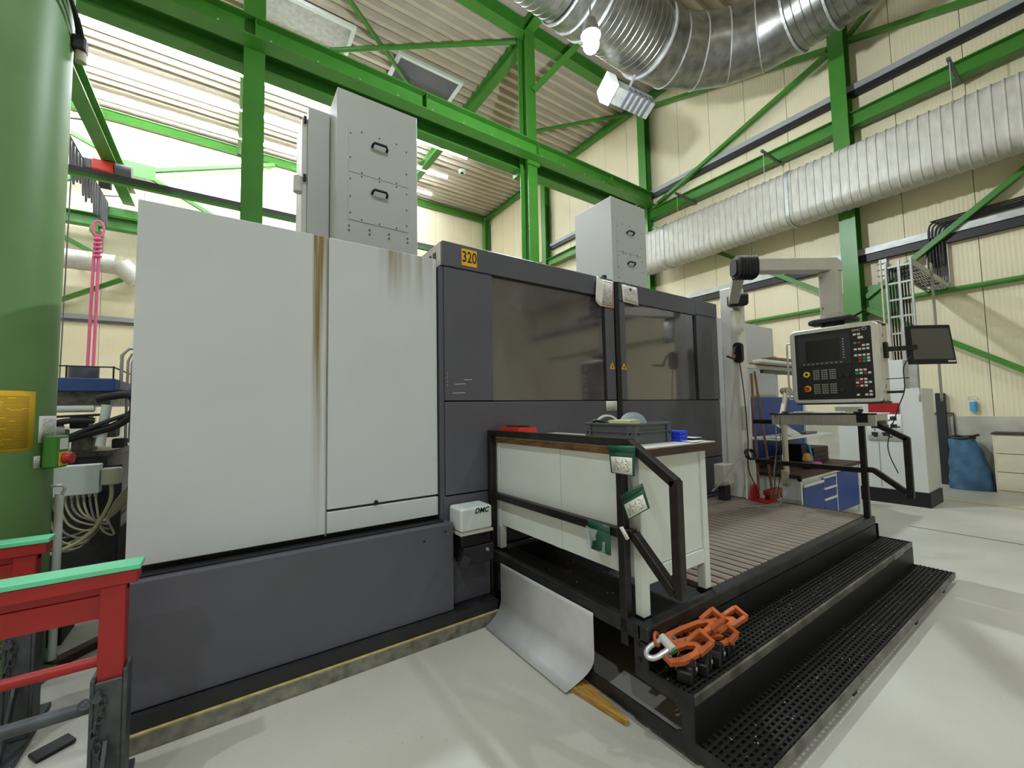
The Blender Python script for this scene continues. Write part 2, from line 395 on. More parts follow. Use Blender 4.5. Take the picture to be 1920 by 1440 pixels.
column('steel_column', 'green corner column far away where the two cream walls meet', hcol(11.16, 11.44, 18.45, 18.73, .03, 11.6), (11.3, 18.59, .18))
column('steel_column', 'green wall column between the far corner and the tall inner column', hcol(11.16, 11.44, 13.45, 13.73, .03, 11.6), (11.3, 13.59, .18))
BG = 'green steel beams of the hall'
# crane beams, one each side of the inner columns
t = thing('crane_beam', 'long green crane runway beam running across in front of the inner columns', 'beam', (1.3, 8.06, 8.0), BG)
MB().ibeam((-9, 8.06, 8.19), (11.14, 8.06, 8.19), .30, .38, .024, .016).build('girder', 'green', t)
for x in (.29, 3.4, 6.45, 9.2): box('stiffener', 'green', t, x-.008, 7.93, 8.03, x+.008, 8.05, 8.35)
r_ = MB()
for k in range(16): r_.box(-1+k*.75, 7.895, 8.018, -.97+k*.75, 7.908, 8.034)
stuff(r_.build('rail_clips', 'zinc', t))
t = thing('crane_beam', 'second green crane beam parallel behind, partly hidden by the tower', 'beam', (1, 8.8, 8.0), BG)
MB().ibeam((-9, 8.80, 8.17), (11.14, 8.80, 8.17), .30, .36, .024, .016).build('girder', 'green', t)
for x in (.29, 6.45): box('bracket', 'green', t, x-.12, 8.60, 7.86, x+.12, 8.95, 7.99)
t = thing('crane_beam', 'far green crane beam low along the overexposed back wall', 'beam', (0, 18.1, 7.7), BG)
MB().ibeam((-13, 18.25, 7.9), (11.0, 18.25, 7.9), .30, .40, .024, .016).build('girder', 'green', t)
for x in (-8, -3.6, .6, 5, 9.4): box('bracket', 'green', t, x-.1, 18.1, 7.5, x+.1, 18.79, 7.69)
steel('roof_girder', 'green roof girder over the inner columns reaching the wall column', 'beam', MB().ibeam((-9, 8.40, 11.76), (11.4, 8.40, 11.76), .28, .36), BG)
steel('roof_beam', 'green roof beam running back from the tall inner column', 'beam', MB().ibeam((6.6, 8.56, 11.78), (6.6, 18.7, 11.78), .26, .32), BG)
steel('roof_beam', 'green roof beam running back from the left inner column', 'beam', MB().ibeam((.29, 8.56, 11.78), (.29, 18.7, 11.78), .26, .32), BG)
steel('roof_beam', 'green roof beam coming toward the viewer from the tall inner column', 'beam', MB().ibeam((6.45, 8.24, 11.78), (6.45, -8.9, 11.78), .26, .32), BG)
steel('eave_beam', 'green eave beam under the roof along the cream right wall', 'beam', MB().ibeam((11.36, -8.9, 11.84), (11.36, 18.7, 11.84), .16, .22), BG)
steel('eave_beam', 'green eave beam under the roof along the far back wall', 'beam', MB().ibeam((-13.9, 18.66, 11.76), (11.2, 18.66, 11.76), .16, .28), BG)
steel('wall_crane_beam', 'green crane beam along the right wall above the ribbed white duct', 'beam', MB().ibeam((11.26, -8.9, 7.80), (11.26, 8.2, 7.80), .22, .32), BG)
steel('wall_crane_beam', 'far green beam along the right wall beyond the second tower', 'beam', MB().ibeam((11.26, 8.56, 7.80), (11.26, 18.4, 7.80), .22, .32), BG)
RG = 'green bracing bars'
def brace(label, p, q, w=.12, h=.09, round_=False):
    mb = MB(); mb.cyl(p, q, w/2, 10) if round_ else mb.bar(p, q, w, h)
    return steel('brace', label, 'brace', mb, RG)
brace('green roof brace tube running left from the top of the tall inner column', (2.2, 12.36-.55, 11.68), (6.42, 8.75, 11.72), .13, .13, True)
brace('pale green roof strut crossing under the ribbed deck beside the roof hatch', (1.2, 9.3, 11.85), (4.55, 12.0, 11.85), .10, .08)
brace('green roof brace tube between the tall inner column and the wall column', (6.7, 14.0, 11.66), (11.3, 8.8, 11.66), .13, .13, True)
brace('green knee brace rising from the tall inner column toward the round duct', (6.50, 8.18, 9.95), (8.0, 6.50, 11.85), .11, .11)
brace('short green strut between the knee brace and the roof', (7.25, 7.35, 10.9), (7.15, 7.45, 11.8), .07, .07)
brace('green wall brace from the wall column down behind the round duct', (11.33, 8.2, 11.5), (11.33, 3.3, 9.78), .12, .1)
brace('green wall brace climbing from the crane beam to the broad wall column', (11.33, 8.15, 8.05), (11.33, 3.3, 9.66), .12, .1)
brace('green wall brace at top right, right of the broad wall column', (11.33, 2.9, 9.70), (11.33, -2.2, 7.95), .12, .1)
brace('thin green brace rising right of the broad wall column to the roof', (11.33, 2.9, 9.8), (11.33, .6, 11.7), .09, .08)
brace('green brace rising right over the cable ladder', (11.33, 2.90, 3.85), (11.33, -2.0, 7.6), .13, .1)
brace('green brace falling right behind the monitor', (11.33, 2.90, 3.6), (11.33, -2.0, -0.6+.62), .13, .1)
brace('green brace falling from under the duct to the broad wall column', (11.33, 8.15, 7.4), (11.33, 3.25, 3.85), .13, .1)
brace('green wall tube left of the pendant drop tube', (11.4, 3.24, 3.78), (11.4, 8.2, 3.78), .1, .1, True)
brace('green wall tube right of the cable ladder', (11.4, 2.92, 3.72), (11.4, -8, 3.72), .1, .1, True)
mb = MB().box(11.34, 2.4, 3.45, 11.37, 2.92, 4.1); mb.box(11.34, 3.23, 3.5, 11.37, 3.55, 4.05)
for y, z in ((2.82, 3.95), (2.66, 3.92), (2.8, 3.6), (2.62, 3.62)): mb.cyl((11.34, y, z), (11.32, y, z), .018, 8)
steel('gusset_plate', 'green bolted gusset plate on the broad wall column behind the pendant', 'steel plate', mb)
# back wall bracing
for lb, p, q in (('far green brace rising left of the crossing plate on the back wall', (-2.6, 18.55, 10.0), (-6.2, 18.55, 11.6)),
                 ('far green brace rising right of the crossing plate on the back wall', (-2.6, 18.55, 10.0), (1.4, 18.55, 11.55)),
                 ('far green brace falling left of the crossing plate on the back wall', (-2.6, 18.55, 10.0), (-6.6, 18.55, 8.2)),
                 ('far green brace falling right of the crossing plate on the back wall', (-2.6, 18.55, 10.0), (.9, 18.55, 8.2)),
                 ('low far green brace beside the jib column', (-2.65, 18.55, 6.35), (-6.4, 18.55, 4.0)),
                 ('low far green brace above the joint near the white panel', (-2.65, 18.55, 6.35), (-5.6, 18.55, 8.0))):
    brace(lb, p, q, .14, .12)
steel('gusset_plate', 'far green plate where the braces cross on the back wall', 'steel plate', MB().box(-3.0, 18.46, 9.75, -2.2, 18.49, 10.25))
steel('gusset_plate', 'low far green plate at the joint beside the white panel', 'steel plate', MB().box(-2.95, 18.46, 6.1, -2.35, 18.49, 6.65))

# ---- lamps
def strip(label, y, x0, x1, z=11.62):
    t = thing('fluorescent_light', label, 'lamp', ((x0+x1)/2, y, z), 'fluorescent strips of the far aisle')
    box('housing', 'light_box', t, x0, y-.07, z+.07, x1, y+.07, z+.13)
    n = 6; L_ = (x1-x0)/n
    for k in range(n):
        box('tube', 'strip_tube', t, x0+k*L_+.02, y-.045, z, x0+(k+1)*L_-.02, y+.045, z+.07)
        for e in (.12, .88): MB().cyl((x0+(k+e)*L_, y, z+.13), (x0+(k+e)*L_, y, ZR), .006, 6).build('hanger', 'galv_dull', t)
strip('long fluorescent strip nearest to the crane beams in the bright far aisle', 14.1, -10, 7.75)
strip('middle long fluorescent strip in the bright far aisle', 15.8, -10, 7.7)
strip('long fluorescent strip nearest to the far back wall', 17.5, -10, 7.7)
strip('unseen fluorescent strip added high over the left half of the machine row', 9.9, -10, 1.2)  # unseen strip, added to throw a soft machine shadow on the floor
def bay(label, x, y, z, W, cone=0):
    t = thing('high_bay_lamp', label, 'lamp', (x, y, z), 'high bay lamps of the near aisle')
    MB().cyl((x, y, z+.16), (x, y, z+.42), .16, 20, .09).build('housing', 'galv_dull', t, smooth=True)
    rings = []
    for i in range(9):
        a = math.pi*i/8; r = max(.004, .13*math.sin(a)); rings.append([(x+r*math.cos(2*math.pi*j/18), y+r*math.sin(2*math.pi*j/18), z+.02-.13*math.cos(a)) for j in range(18)])
    MB().loft(rings).build('bulb', 'lamp_bulb', t, smooth=True)
    MB().cyl((x, y, z+.42), (x, y, ZR), .015, 8).build('hanging_rod', 'galv_dull', t)
    d = bpy.data.lights.new('lamp_light', 'SPOT' if cone else 'POINT'); d.energy = W
    if cone: d.spot_size = math.radians(cone); d.spot_blend = .7
    d.color = (.85, .935, 1.0); d.shadow_soft_size = .10
    o = bpy.data.objects.new('lamp_light', d); COL.objects.link(o); o.parent = t; o.location = (0, 0, -.28)
bay('brilliant high bay lamp hanging beside the round duct', 4.69, 4.40, 7.37, BAY_VIS_W)
for x, y in ((-4.2, .8), (1.0, .5), (5.8, -.3), (-4.2, -4.5), (1.0, -5), (6, -5.5)):
    bay('high bay lamp hanging over the near aisle behind the camera', x, y, 9.4, BAY_W*(1.7 if x < -4 else 1), 125)

# ---- roof hatches, detector
def hatch(label, x0, x1, y0, y1, dome='galv_dull'):
    t = thing('roof_hatch', label, 'roof hatch', ((x0+x1)/2, (y0+y1)/2, ZR-.1), 'roof hatches in the deck')
    box('frame', 'bench_white', t, x0, y0, ZR-.10, x1, y0+.10, ZR); box('frame', 'bench_white', t, x0, y1-.10, ZR-.10, x1, y1, ZR)
    box('frame', 'bench_white', t, x0, y0+.1, ZR-.10, x0+.1, y1-.1, ZR); box('frame', 'bench_white', t, x1-.1, y0+.1, ZR-.10, x1, y1-.1, ZR)
    box('dome', dome, t, x0+.1, y0+.1, ZR-.05, x1-.1, y1-.1, ZR-.02)
hatch('grey domed roof hatch above the left inner column', .5, 2.7, 11.0, 12.4); hatch('roof hatch with dark panes right of the pale roof strut', 3.9, 6.0, 11.1, 12.3, 'charcoal')
t = thing('smoke_detector', 'small round smoke detector on the far ribbed roof', 'detector', (8.25, 15.5, 11.9))
MB().cyl((8.25, 15.5, 11.9), (8.25, 15.5, 12), .16, 20).build('base', 'bench_white', t); MB().cyl((8.25, 15.5, 11.86), (8.25, 15.5, 11.9), .07, 16).build('sensor', 'charcoal_dark', t)

# ---- big round duct
def ring(c, d, r, n=36):
    d = Vector(d).normalized(); a = d.cross(Vector((0,0,1))).normalized(); b = a.cross(d)
    return [Vector(c)+a*r*math.cos(2*math.pi*j/n)+b*r*math.sin(2*math.pi*j/n) for j in range(n)]
def spiral(p0, p1, r, pitch=.14, bump_=.008):
    p0, p1 = Vector(p0), Vector(p1); L_ = (p1-p0).length; d = (p1-p0)/L_; rings = []; n = int(L_/pitch)
    for k in range(n):
        for e, q in ((0, 0), (.06, bump_), (.12, 0), (.99, 0)): rings.append(ring(p0+d*(k+e)*pitch, d, r+q))
    return MB().loft(rings)
DZ, DR = 9.35, .69
t = thing('round_duct', 'big galvanised spiral ventilation duct bending round under the roof', 'duct', (7.5, 4.5, DZ-DR))
EC = Vector((8.1, 4.0, DZ)); ER = 1.15
spiral((-3, 5.15, DZ), (4.9, 5.15, DZ), DR).build('spiral_pipe', 'galv', t, smooth=True)
spiral((5.5, 5.15, DZ), (7.2, 5.15, DZ), DR).build('spiral_pipe', 'galv', t, smooth=True)
MB().loft([ring((4.85, 5.15, DZ), (1,0,0), DR+.03), ring((5.55, 5.15, DZ), (1,0,0), DR+.03)]).build('sleeve', 'galv', t, smooth=True)
for x in (4.88, 5.2, 5.52, 7.2): MB().loft([ring((x-.02, 5.15, DZ), (1,0,0), DR+.05), ring((x+.02, 5.15, DZ), (1,0,0), DR+.05)]).build('flange', 'galv_dull', t)
ng = 5; C0 = Vector((7.2, 5.15-2.0, DZ)); RB = 2.0
def elbow(a): return C0+Vector((math.sin(a), math.cos(a), 0))*RB, Vector((math.cos(a), -math.sin(a), 0))
for k in range(ng):
    a0, a1 = math.pi/2*k/ng, math.pi/2*(k+1)/ng
    (p, d), (q, e) = elbow(a0), elbow(a1)
    MB().loft([ring(p, d, DR+.004), ring(q, e, DR+.004)], cap=False).build('elbow_segment', 'galv', t, smooth=True)
    if k: MB().loft([ring(p-d*.012, d, DR+.018), ring(p+d*.012, d, DR+.018)]).build('seam_band', 'galv_dull', t, smooth=True)
spiral((9.2, 3.15, DZ), (9.2, -8.5, DZ), DR).build('spiral_pipe', 'galv', t, smooth=True)
for y in (3.15, 2.55): MB().loft([ring((9.2, y+.02, DZ), (0,1,0), DR+.035), ring((9.2, y-.02, DZ), (0,1,0), DR+.035)]).build('flange', 'galv_dull', t)
for x, y in ((2.5, 5.15), (6.4, 5.15)):
    MB().cyl((x, y-DR, DZ), (x, y-DR, 12), .012, 6).build('hanging_rod', 'galv_dull', t); MB().cyl((x, y+DR, DZ), (x, y+DR, 12), .012, 6).build('hanging_rod', 'galv_dull', t)
MB().cyl((9.2+DR, 2.9, DZ), (9.2+DR, 2.9, 12), .012, 6).build('hanging_rod', 'galv_dull', t)
# floodlight box under the duct
t = thing('floodlight', 'grey metal floodlight box with a white front hung under the round duct', 'floodlight', (7.1, 5.5, 8.3))
mb = MB(); mb.bar((6.75, 5.75, 8.42), (7.65, 5.5, 8.25), .34, .36, (0, .5, 1)); mb.build('body', 'galv_dull', t, bevel=.01)
mb = MB(); mb.bar((6.52, 5.81, 8.46), (6.74, 5.752, 8.422), .44, .46, (0, .5, 1)); mb.build('front_housing', 'bench_white', t, bevel=.01)
mb = MB()
for k in range(5): mb.bar((6.95+k*.12, 5.60-k*.033, 8.26-k*.022), (6.95+k*.12+.04, 5.60-k*.033-.01, 8.26-k*.022-.008), .36, .14, (0, .5, 1))
mb.build('cooling_fins', 'charcoal', t)
MB().bar((7.1, 5.62, 8.5), (7.1, 5.4, 8.75), .05, .02).build('bracket', 'galv_dull', t)

# ---- ribbed white duct on the right wall
def rrect(x0, x1, z0, z1, y, r0, grow=0., n=6):
    x0 -= grow; x1 += grow; z0 -= grow; z1 += grow; pts = []
    for cx, cz, a in ((x1-r0, z1-r0, 0), (x0+r0, z1-r0, 90), (x0+r0, z0+r0, 180), (x1-r0, z0+r0, 270)):
        for i in range(n+1):
            t_ = math.radians(a+90*i/n); pts.append((cx+r0*math.cos(t_), y, cz+r0*math.sin(t_)))
    return pts
t = thing('wall_duct', 'ribbed off-white duct with rounded edges along the right wall', 'duct', (10.7, 2, 5.7))
rings = []; y = -8.0
while y < 8.0:
    for e, q in ((0, 0), (.012, .012), (.028, .012), (.04, 0), (.145, 0)): rings.append(rrect(10.42, 11.05, 5.70, 6.95, y+e, .24, q))
    y += .15
MB().loft(rings).build('body', 'duct_white', t, smooth=True)
for yy in (7.2, 3.95): MB().loft([rrect(10.42, 11.05, 5.70, 6.95, yy-.03, .24, .022), rrect(10.42, 11.05, 5.70, 6.95, yy+.03, .24, .022)]).build('joint_band', 'galv_dull', t, smooth=True)
for yy in (6.7, 4.4, 1.3, -2):
    MB().cyl((10.44, yy, 6.8), (10.44, yy, 7.6), .008, 6).build('hanging_rod', 'galv_dull', t); MB().bar((10.36, yy, 7.62), (11.35, yy, 7.62), .05, .05).build('hanger_arm', 'charcoal', t)
# cable channels on the right wall
t = thing('cable_channel', 'grey and black cable channel above the green wall crane beam', 'cable channel', (11.4, 0, 8.45))
box('top_cover', 'grey_pipe', t, 11.36, -8.9, 8.55, 11.48, 8.2, 8.68); box('cable_bundle', 'cable_black', t, 11.38, -8.9, 8.42, 11.48, 8.2, 8.548)
t = thing('cable_channel', 'far grey cable channel behind the second tower', 'cable channel', (11.4, 13, 8.45))
box('top_cover', 'grey_pipe', t, 11.36, 8.56, 8.55, 11.48, 13.4, 8.68); box('cable_bundle', 'cable_black', t, 11.38, 8.56, 8.42, 11.48, 13.4, 8.548)
t = thing('cable_channel', 'grey cable channel with dark underside above the pendant arm', 'cable channel', (11.4, 0, 4.65))
box('top_cover', 'galv_dull', t, 11.34, -8.9, 4.80, 11.49, 8.2, 4.93); box('cable_bundle', 'cable_black', t, 11.37, -8.9, 4.64, 11.48, 8.2, 4.795)
# cable ladders beside the grey cabinet
t = thing('cable_ladder', 'grey cable ladder rising from the cabinet and crossing to the wall, full of black cables', 'cable ladder', (8.8, 1.83, 2.26))
for y in (1.68, 1.98): box('side_rail', 'galv_dull', t, 8.76, y-.012, 2.26, 8.82, y+.012, 3.85)
for k in range(6): box('rung', 'galv_dull', t, 8.78, 1.69, 2.4+k*.27, 8.80, 1.97, 2.43+k*.27)
box('side_rail', 'galv_dull', t, 8.775, 1.81, 2.26, 8.815, 1.84, 3.85)
for y in (1.68, 1.98): box('side_rail', 'galv_dull', t, 8.83, y-.012, 3.76, 11.40, y+.012, 3.85)
for k in range(9): box('rung', 'galv_dull', t, 9.0+k*.28, 1.69, 3.77, 9.03+k*.28, 1.97, 3.79)
for y in (1.66, 1.94): box('side_rail', 'galv_dull', t, 11.40, y-.012, 3.70, 11.46, y+.012, 4.63)
for k in range(4): box('rung', 'galv_dull', t, 11.42, 1.67, 3.85+k*.22, 11.44, 1.93, 3.88+k*.22)
for k in range(8):
    y = 1.705+k*.036; MB().tube([(8.86, y, 2.27), (8.86, y, 3.65), (8.88, y, 3.78), (9.0, y, 3.82), (11.2, y-.01, 3.82), (11.36, y-.02, 3.9), (11.385, y-.03, 4.1), (11.385, y-.03, 4.63)], .012, 6).build('cable', 'cable_black', t, smooth=True)
MB().tube([(8.74, 2.03, 2.3), (8.74, 2.03, 3.9)], .014, 6).build('conduit', 'hose_beige', t, smooth=True)
MB().tube([(9.6, 1.60, 3.9), (9.6, 1.60, 1.66), (9.62, 1.60, 1.60), (9.66, 1.60, 1.60), (9.68, 1.6, 1.66), (9.68, 1.60, 3.9)], .012, 6).build('hanging_loop', 'cable_grey', t, smooth=True)
t = thing('cable_bundle', 'thick black cables bending off the wall channel down into the ladder', 'cables', (11.36, 0, 4.63))
for k in range(5):
    yk = 1.70+k*.045; zk = 4.97+k*.035
    MB().tube(cr([(11.36, yk, 4.2), (11.335, yk, 4.55), (11.325, yk-.01, zk-.14), (11.33, yk-.10, zk-.02), (11.36, yk-.30, zk+.01), (11.37, -1, zk+.02), (11.37, -6, zk)]), .016, 7).build('cable', 'cable_black', t, smooth=True)
t = thing('cable_ladder', 'narrow perforated cable tray beside the broad wall column', 'cable ladder', (11.43, 2.62, 3.95))
box('tray', 'galv_dull', t, 11.42, 2.55, 3.95, 11.44, 2.68, 4.63)
for k in range(5): box('cable_clip', 'charcoal', t, 11.40, 2.52, 4.0+k*.13, 11.418, 2.71, 4.02+k*.13)

# ------------------------------------------------------------------ the milling machine
MC = thing('milling_machine', 'large white and charcoal gantry milling machine with two tall towers', 'machine', (2.4, 3.6, 0))
# base tray and foundation edge
bp = MB(); bp.box(-.40, 2.78, .165, 1.375, 2.90, .78); base = bp.build('base_cover', 'charcoal', MC, bevel=.006, seg=2)
for x, z in ((1.15, .69), (1.31, .73)): MB().cyl((x, 2.78, z), (x, 2.774, z), .007, 8).build('bolt', 'black', base)
box('kick_plate', 'charcoal_dark', MC, -.40, 2.742, .09, 1.72, 2.89, .16)
box('lower_cover', 'charcoal', MC, 1.40, 2.87, .16, 5.25, 2.94, .50, .004)
box('chip_gutter', 'black', MC, -.38, 2.84, .781, 1.33, 2.925, .788)
# white side panels (left)
box('side_panel', 'panel_rust_seam', MC, -.416, 2.93, .815, .537, 2.99, 2.775, .004)
sp = box('side_panel', 'panel_rust_top', MC, .547, 2.93, .968, 1.325, 2.99, 2.775, .004)
box('side_panel_lower', 'white_panel', MC, .547, 2.93, .815, 1.325, 2.99, .952, .004)
MB().cyl((.86, 2.93, .975), (.86, 2.915, .975), .014, 10).build('latch_knob', 'black', sp)
box('panel_joint', 'galv_dull', MC, .538, 2.945, .80, .546, 2.985, 2.775)
box('inner_body', 'charcoal_dark', MC, -.38, 2.995, .03, 1.34, 6.3, 2.70)
box('end_wall', 'white_panel', MC, -.416, 2.995, .8, -.385, 6.3, 2.76)
# charcoal enclosure
YE = 2.90
box('corner_post', 'charcoal', MC, 1.335, YE+.012, .50, 1.372, 3.3, 2.72)
box('front_panel', 'charcoal', MC, 1.375, YE, 1.672, 1.813, YE+.05, 2.720, .003)
hd = box('header', 'charcoal', MC, 1.36, YE-.004, 2.728, 3.305, 3.5, 2.925, .004)
box('header_end', 'panel_beige', hd, 1.354, YE+.02, 2.735, 1.359, 3.48, 2.92)
mb = MB()
for k in range(3): mb.box(1.349, YE+.10+k*.09, 2.76, 1.3535, YE+.155+k*.09, 2.86)
stuff(mb.build('vent_slots', 'black', hd))
lp = box('lower_panel', 'charcoal', MC, 1.375, YE, .955, 3.318, YE+.05, 1.662, .003)
box('lower_panel', 'charcoal', MC, 3.39, YE, .955, 5.25, YE+.05, 1.662, .003)
box('plinth_panel', 'charcoal', MC, 1.36, YE+.004, .51, 5.25, YE+.05, .945, .003)
box('door_stile', 'charcoal', MC, 3.172, YE, 1.672, 3.305, YE+.05, 2.720, .003)
wn = box('door_window', 'smoked_glass', MC, 1.818, YE+.016, 1.672, 3.168, YE+.030, 2.722)
box('window_seal', 'black', wn, 3.145, YE+.008, 1.672, 3.170, YE+.0155, 2.722)
box('window_seal', 'black', wn, 1.818, YE+.008, 2.712, 3.144, YE+.0155, 2.722)
MB().box(3.312, YE-.012, .60, 3.375, YE+.09, 2.91).build('door_gap_post', 'black', MC)
MB().box(3.20, YE+.02, 2.925, 3.235, YE+.06, 2.97).build('door_stop', 'black', MC)
# right door
box('door_stile', 'charcoal', MC, 3.392, YE, 1.672, 3.478, YE+.05, 2.715, .003)
box('door_stile', 'charcoal', MC, 4.812, YE, 1.672, 5.285, YE+.05, 2.735, .003)
box('header', 'charcoal', MC, 3.38, YE-.004, 2.722, 4.80, 3.5, 2.925, .004)
box('header', 'charcoal', MC, 4.804, YE-.004, 2.742, 5.29, 3.5, 2.925, .004)
wn = box('door_window', 'smoked_glass', MC, 3.482, YE+.016, 1.672, 4.806, YE+.030, 2.716)
box('window_seal', 'black', wn, 4.765, YE+.008, 1.672, 4.806, YE+.0155, 2.716)
box('inner_body', 'charcoal_dark', MC, 1.38, YE+.06, .03, 5.24, 6.3, 2.70)
box('end_wall', 'charcoal', MC, 5.25, YE+.01, .03, 5.285, 6.0, 2.73)
# white panel at the right end
box('side_panel', 'white_panel', MC, 5.32, 2.96, .815, 7.0, 3.02, 2.775, .004)
box('side_panel_lower', 'charcoal', MC, 5.32, 2.96, .05, 7.0, 3.02, .80)
box('end_wall', 'white_panel', MC, 6.97, 3.03, .05, 7.0, 6.0, 2.76)
# stickers
sg = box('number_plate', 'sign_yellow', MC, 1.528, YE-.0065, 2.757, 1.668, YE-.0045, 2.895, label='yellow plate reading 320')
text('number', '320', .125, 'black', sg, (1.598, YE-.0075, 2.825), (1, 0, 0), (0, 0, 1), bold=.001).scale = (.72, 1, 1)
for x in (3.254, 3.433):
    w_ = MB().prism([(x-.04, 1.99), (x+.04, 1.99), (x, 2.06)], 'y', YE-.002, YE-.0005).build('warning_sticker', 'sign_yellow', MC, label='yellow triangular warning sticker')
    MB().prism([(x-.012, 2.0), (x+.012, 2.0), (x, 2.04)], 'y', YE-.003, YE-.0021).build('symbol', 'black', w_)
mb = MB()
for x, z, l in ((1.46, 1.80, .09), (1.54, 1.835, .07), (1.44, 1.73, .11)): mb.bar((x, YE-.0006, z), (x+l, YE-.0006, z+.004), .001, .004)
for k in range(4): mb.bar((1.395, YE-.0006, 1.78+k*.03), (1.397, YE-.0006, 1.80+k*.03), .001, .003)
mb.build('scratches', 'key_light', MC, label='pale scratches in the paint')
# towers
def tower(x0, x1, y0, y1, z1):
    b = box('tower', 'tower_grey', MC, x0, y0, 2.72, x1, y1, z1, .006, label='tall light grey tower cover')
    px0, px1 = x0+.105, x1-.105
    for za, zb in ((4.005, 4.47), (3.51, 3.998)):
        q = box('cover_plate', 'tower_grey', b, px0, y0-.005, za, px1, y0-.0005, zb, .001)
    mb = MB()
    for z in (4.40, 4.15, 3.93, 3.75, 3.58):
        for x in (px0+.02, px1-.02): mb.cyl((x, y0-.005, z), (x, y0-.009, z), .008, 8)
    for z in (4.45, 4.02, 3.98, 3.53):
        for x in (px0+.13, (px0+px1)/2, px1-.13): mb.cyl((x, y0-.005, z), (x, y0-.009, z), .008, 8)
    for k in range(4):
        for dz in (0, .045): mb.cyl((px0+.01+k*(px1-px0-.02)/3, y0, 3.40+dz), (px0+.01+k*(px1-px0-.02)/3, y0-.006, 3.40+dz), .009, 8)
    stuff(mb.build('screw_heads', 'charcoal', b))
    xc = (x0+x1)/2
    for z in (4.355, 3.86):
        mb = MB(); mb.tube([(xc-.075, y0-.005, z-.03), (xc-.075, y0-.035, z-.015), (xc-.06, y0-.05, z), (xc+.06, y0-.05, z), (xc+.075, y0-.035, z-.015), (xc+.075, y0-.005, z-.03)], .013, 8)
        mb.build('handle', 'black', b, smooth=True)
    return b
tower(.85, 1.68, 4.2, 5.0, 4.84); tower(4.80, 5.62, 4.2, 5.0, 4.84)
bx2 = box('rear_tower', 'tower_grey', MC, .64, 4.53, 2.72, .845, 5.2, 4.755, .005, label='lower grey box behind the tower')
box('hinge_strip', 'mast_white', bx2, .59, 4.60, 2.72, .638, 5.0, 4.66)
for z in (4.60, 3.98): MB().cyl((.615, 4.585, z), (.615, 4.585, z+.07), .014, 8).build('hinge', 'black', bx2)
MB().cyl((.56, 4.62, 3.86), (.56, 4.62, 4.02), .045, 14).build('work_lamp', 'mast_white', bx2, smooth=True)
# lubrication unit in front of the enclosure corner
lb = box('lubricator', 'light_box', MC, 1.395, 2.70, .715, 1.66, 2.893, .885, .014, label='white lubricator head with black italic logo')
text('logo', 'DMC', .052, 'black', lb, (1.565, 2.699, .855), (1, 0, 0), (0, 0, 1), shear=.35, bold=.0015)
box('clamp_band', 'panel_beige', lb, 1.392, 2.697, .695, 1.663, 2.893, .714)
box('pump_body', 'black', lb, 1.415, 2.73, .60, 1.66, 2.893, .694, .006)
mb = MB(); mb.box(1.43, 2.72, .47, 1.68, 2.865, .599); mb.bar((1.395, 2.72, .53), (1.45, 2.70, .50), .10, .09); mb.build('motor_block', 'charcoal_dark', lb, bevel=.006)
MB().cyl((1.62, 2.72, .56), (1.62, 2.705, .56), .012, 10).build('fitting', 'zinc', lb)
# foundation edging
t = thing('foundation_edge', 'worn concrete foundation edge with yellow paint below the charcoal base', 'kerb', (.4, 2.78, 0))
box('kerb', 'curb_stone', t, -.42, 2.72, 0, 1.715, 2.86, .082, .004); box('paint_line', 'line_yellow', t, -.42, 2.722, .083, 1.72, 2.741, .088)
# papers on the doors
def paper(name, label, material, *q, **k): return tag(sheet(name, material, None, *q, **k), label, 'paper', k.get('group'))
yp = YE-.008
t = thing('framed_notice', 'red framed notice with a white sheet folded over it on the left door', 'paper', (3.2, yp, 2.62))
s1 = sheet('notice', 'print_white', t, (3.09, yp, 2.905), (3.30, yp, 2.905), (3.30, yp, 2.625), (3.09, yp, 2.625))
for a in ((3.285, 2.64, 3.291, 2.89), (3.10, 2.884, 3.285, 2.89), (3.10, 2.64, 3.285, 2.646)): box('red_border', 'red', s1, a[0], yp-.003, a[1], a[2], yp-.0012, a[3])
sheet('folded_sheet', 'paper_plain', t, (3.045, yp-.012, 2.925), (3.17, yp-.012, 2.87), (3.10, yp-.03, 2.615), (2.995, yp-.035, 2.66), 5, 5, bend=lambda u, v: -.02*math.sin(u*2.4)*v)
t = thing('taped_notice', 'white printed notice taped at the top left of the right door', 'paper', (3.56, yp, 2.70))
s1 = sheet('notice', 'print_white', t, (3.43, yp, 2.902), (3.68, yp, 2.898), (3.69, yp-.006, 2.70), (3.44, yp-.004, 2.712), 3, 3)
MB().cyl((3.57, yp-.003, 2.86), (3.57, yp-.0012, 2.86), .018, 12).build('emblem', 'charcoal', s1)
paper('small_notice', 'small white notice below the left door window beside the gap', 'print_white', (3.142, YE-.003, 1.660), (3.30, YE-.003, 1.660), (3.30, YE-.003, 1.563), (3.142, YE-.003, 1.563))

# ------------------------------------------------------------------ platform and steps
PL = thing('platform', 'dark steel work platform with wooden slat floor and bolted frame', 'platform', (3.45, 2.1, 0))
XL, XR = 1.733, 5.17
fr = MB(); fr.box(XL, 1.42, .42, XL+.05, 2.84, .499); fr.box(XR-.05, 1.42, .42, XR, 2.84, .499); fr.box(XL+.05, 2.78, .42, XR-.05, 2.84, .475)
fr.build('frame', 'frame_steel', PL, bevel=.003)
box('nosing_beam', 'frame_steel', PL, XL, 1.375, .425, XR+.01, 1.44, .502, .008)
box('floor_plate', 'tread_black', PL, XL+.05, 1.44, .465, 2.40, 2.78, .478)
box('under_tray', 'black', PL, 2.40, 1.44, .42, XR-.05, 2.78, .47)
for x in (XL+.02, XR-.06):
    for y in (1.95, 2.7): box('foot', 'frame_steel', PL, x, y, 0, x+.05, y+.05, .42)
n_sl = 29; sw = (XR-.06-2.425)/n_sl
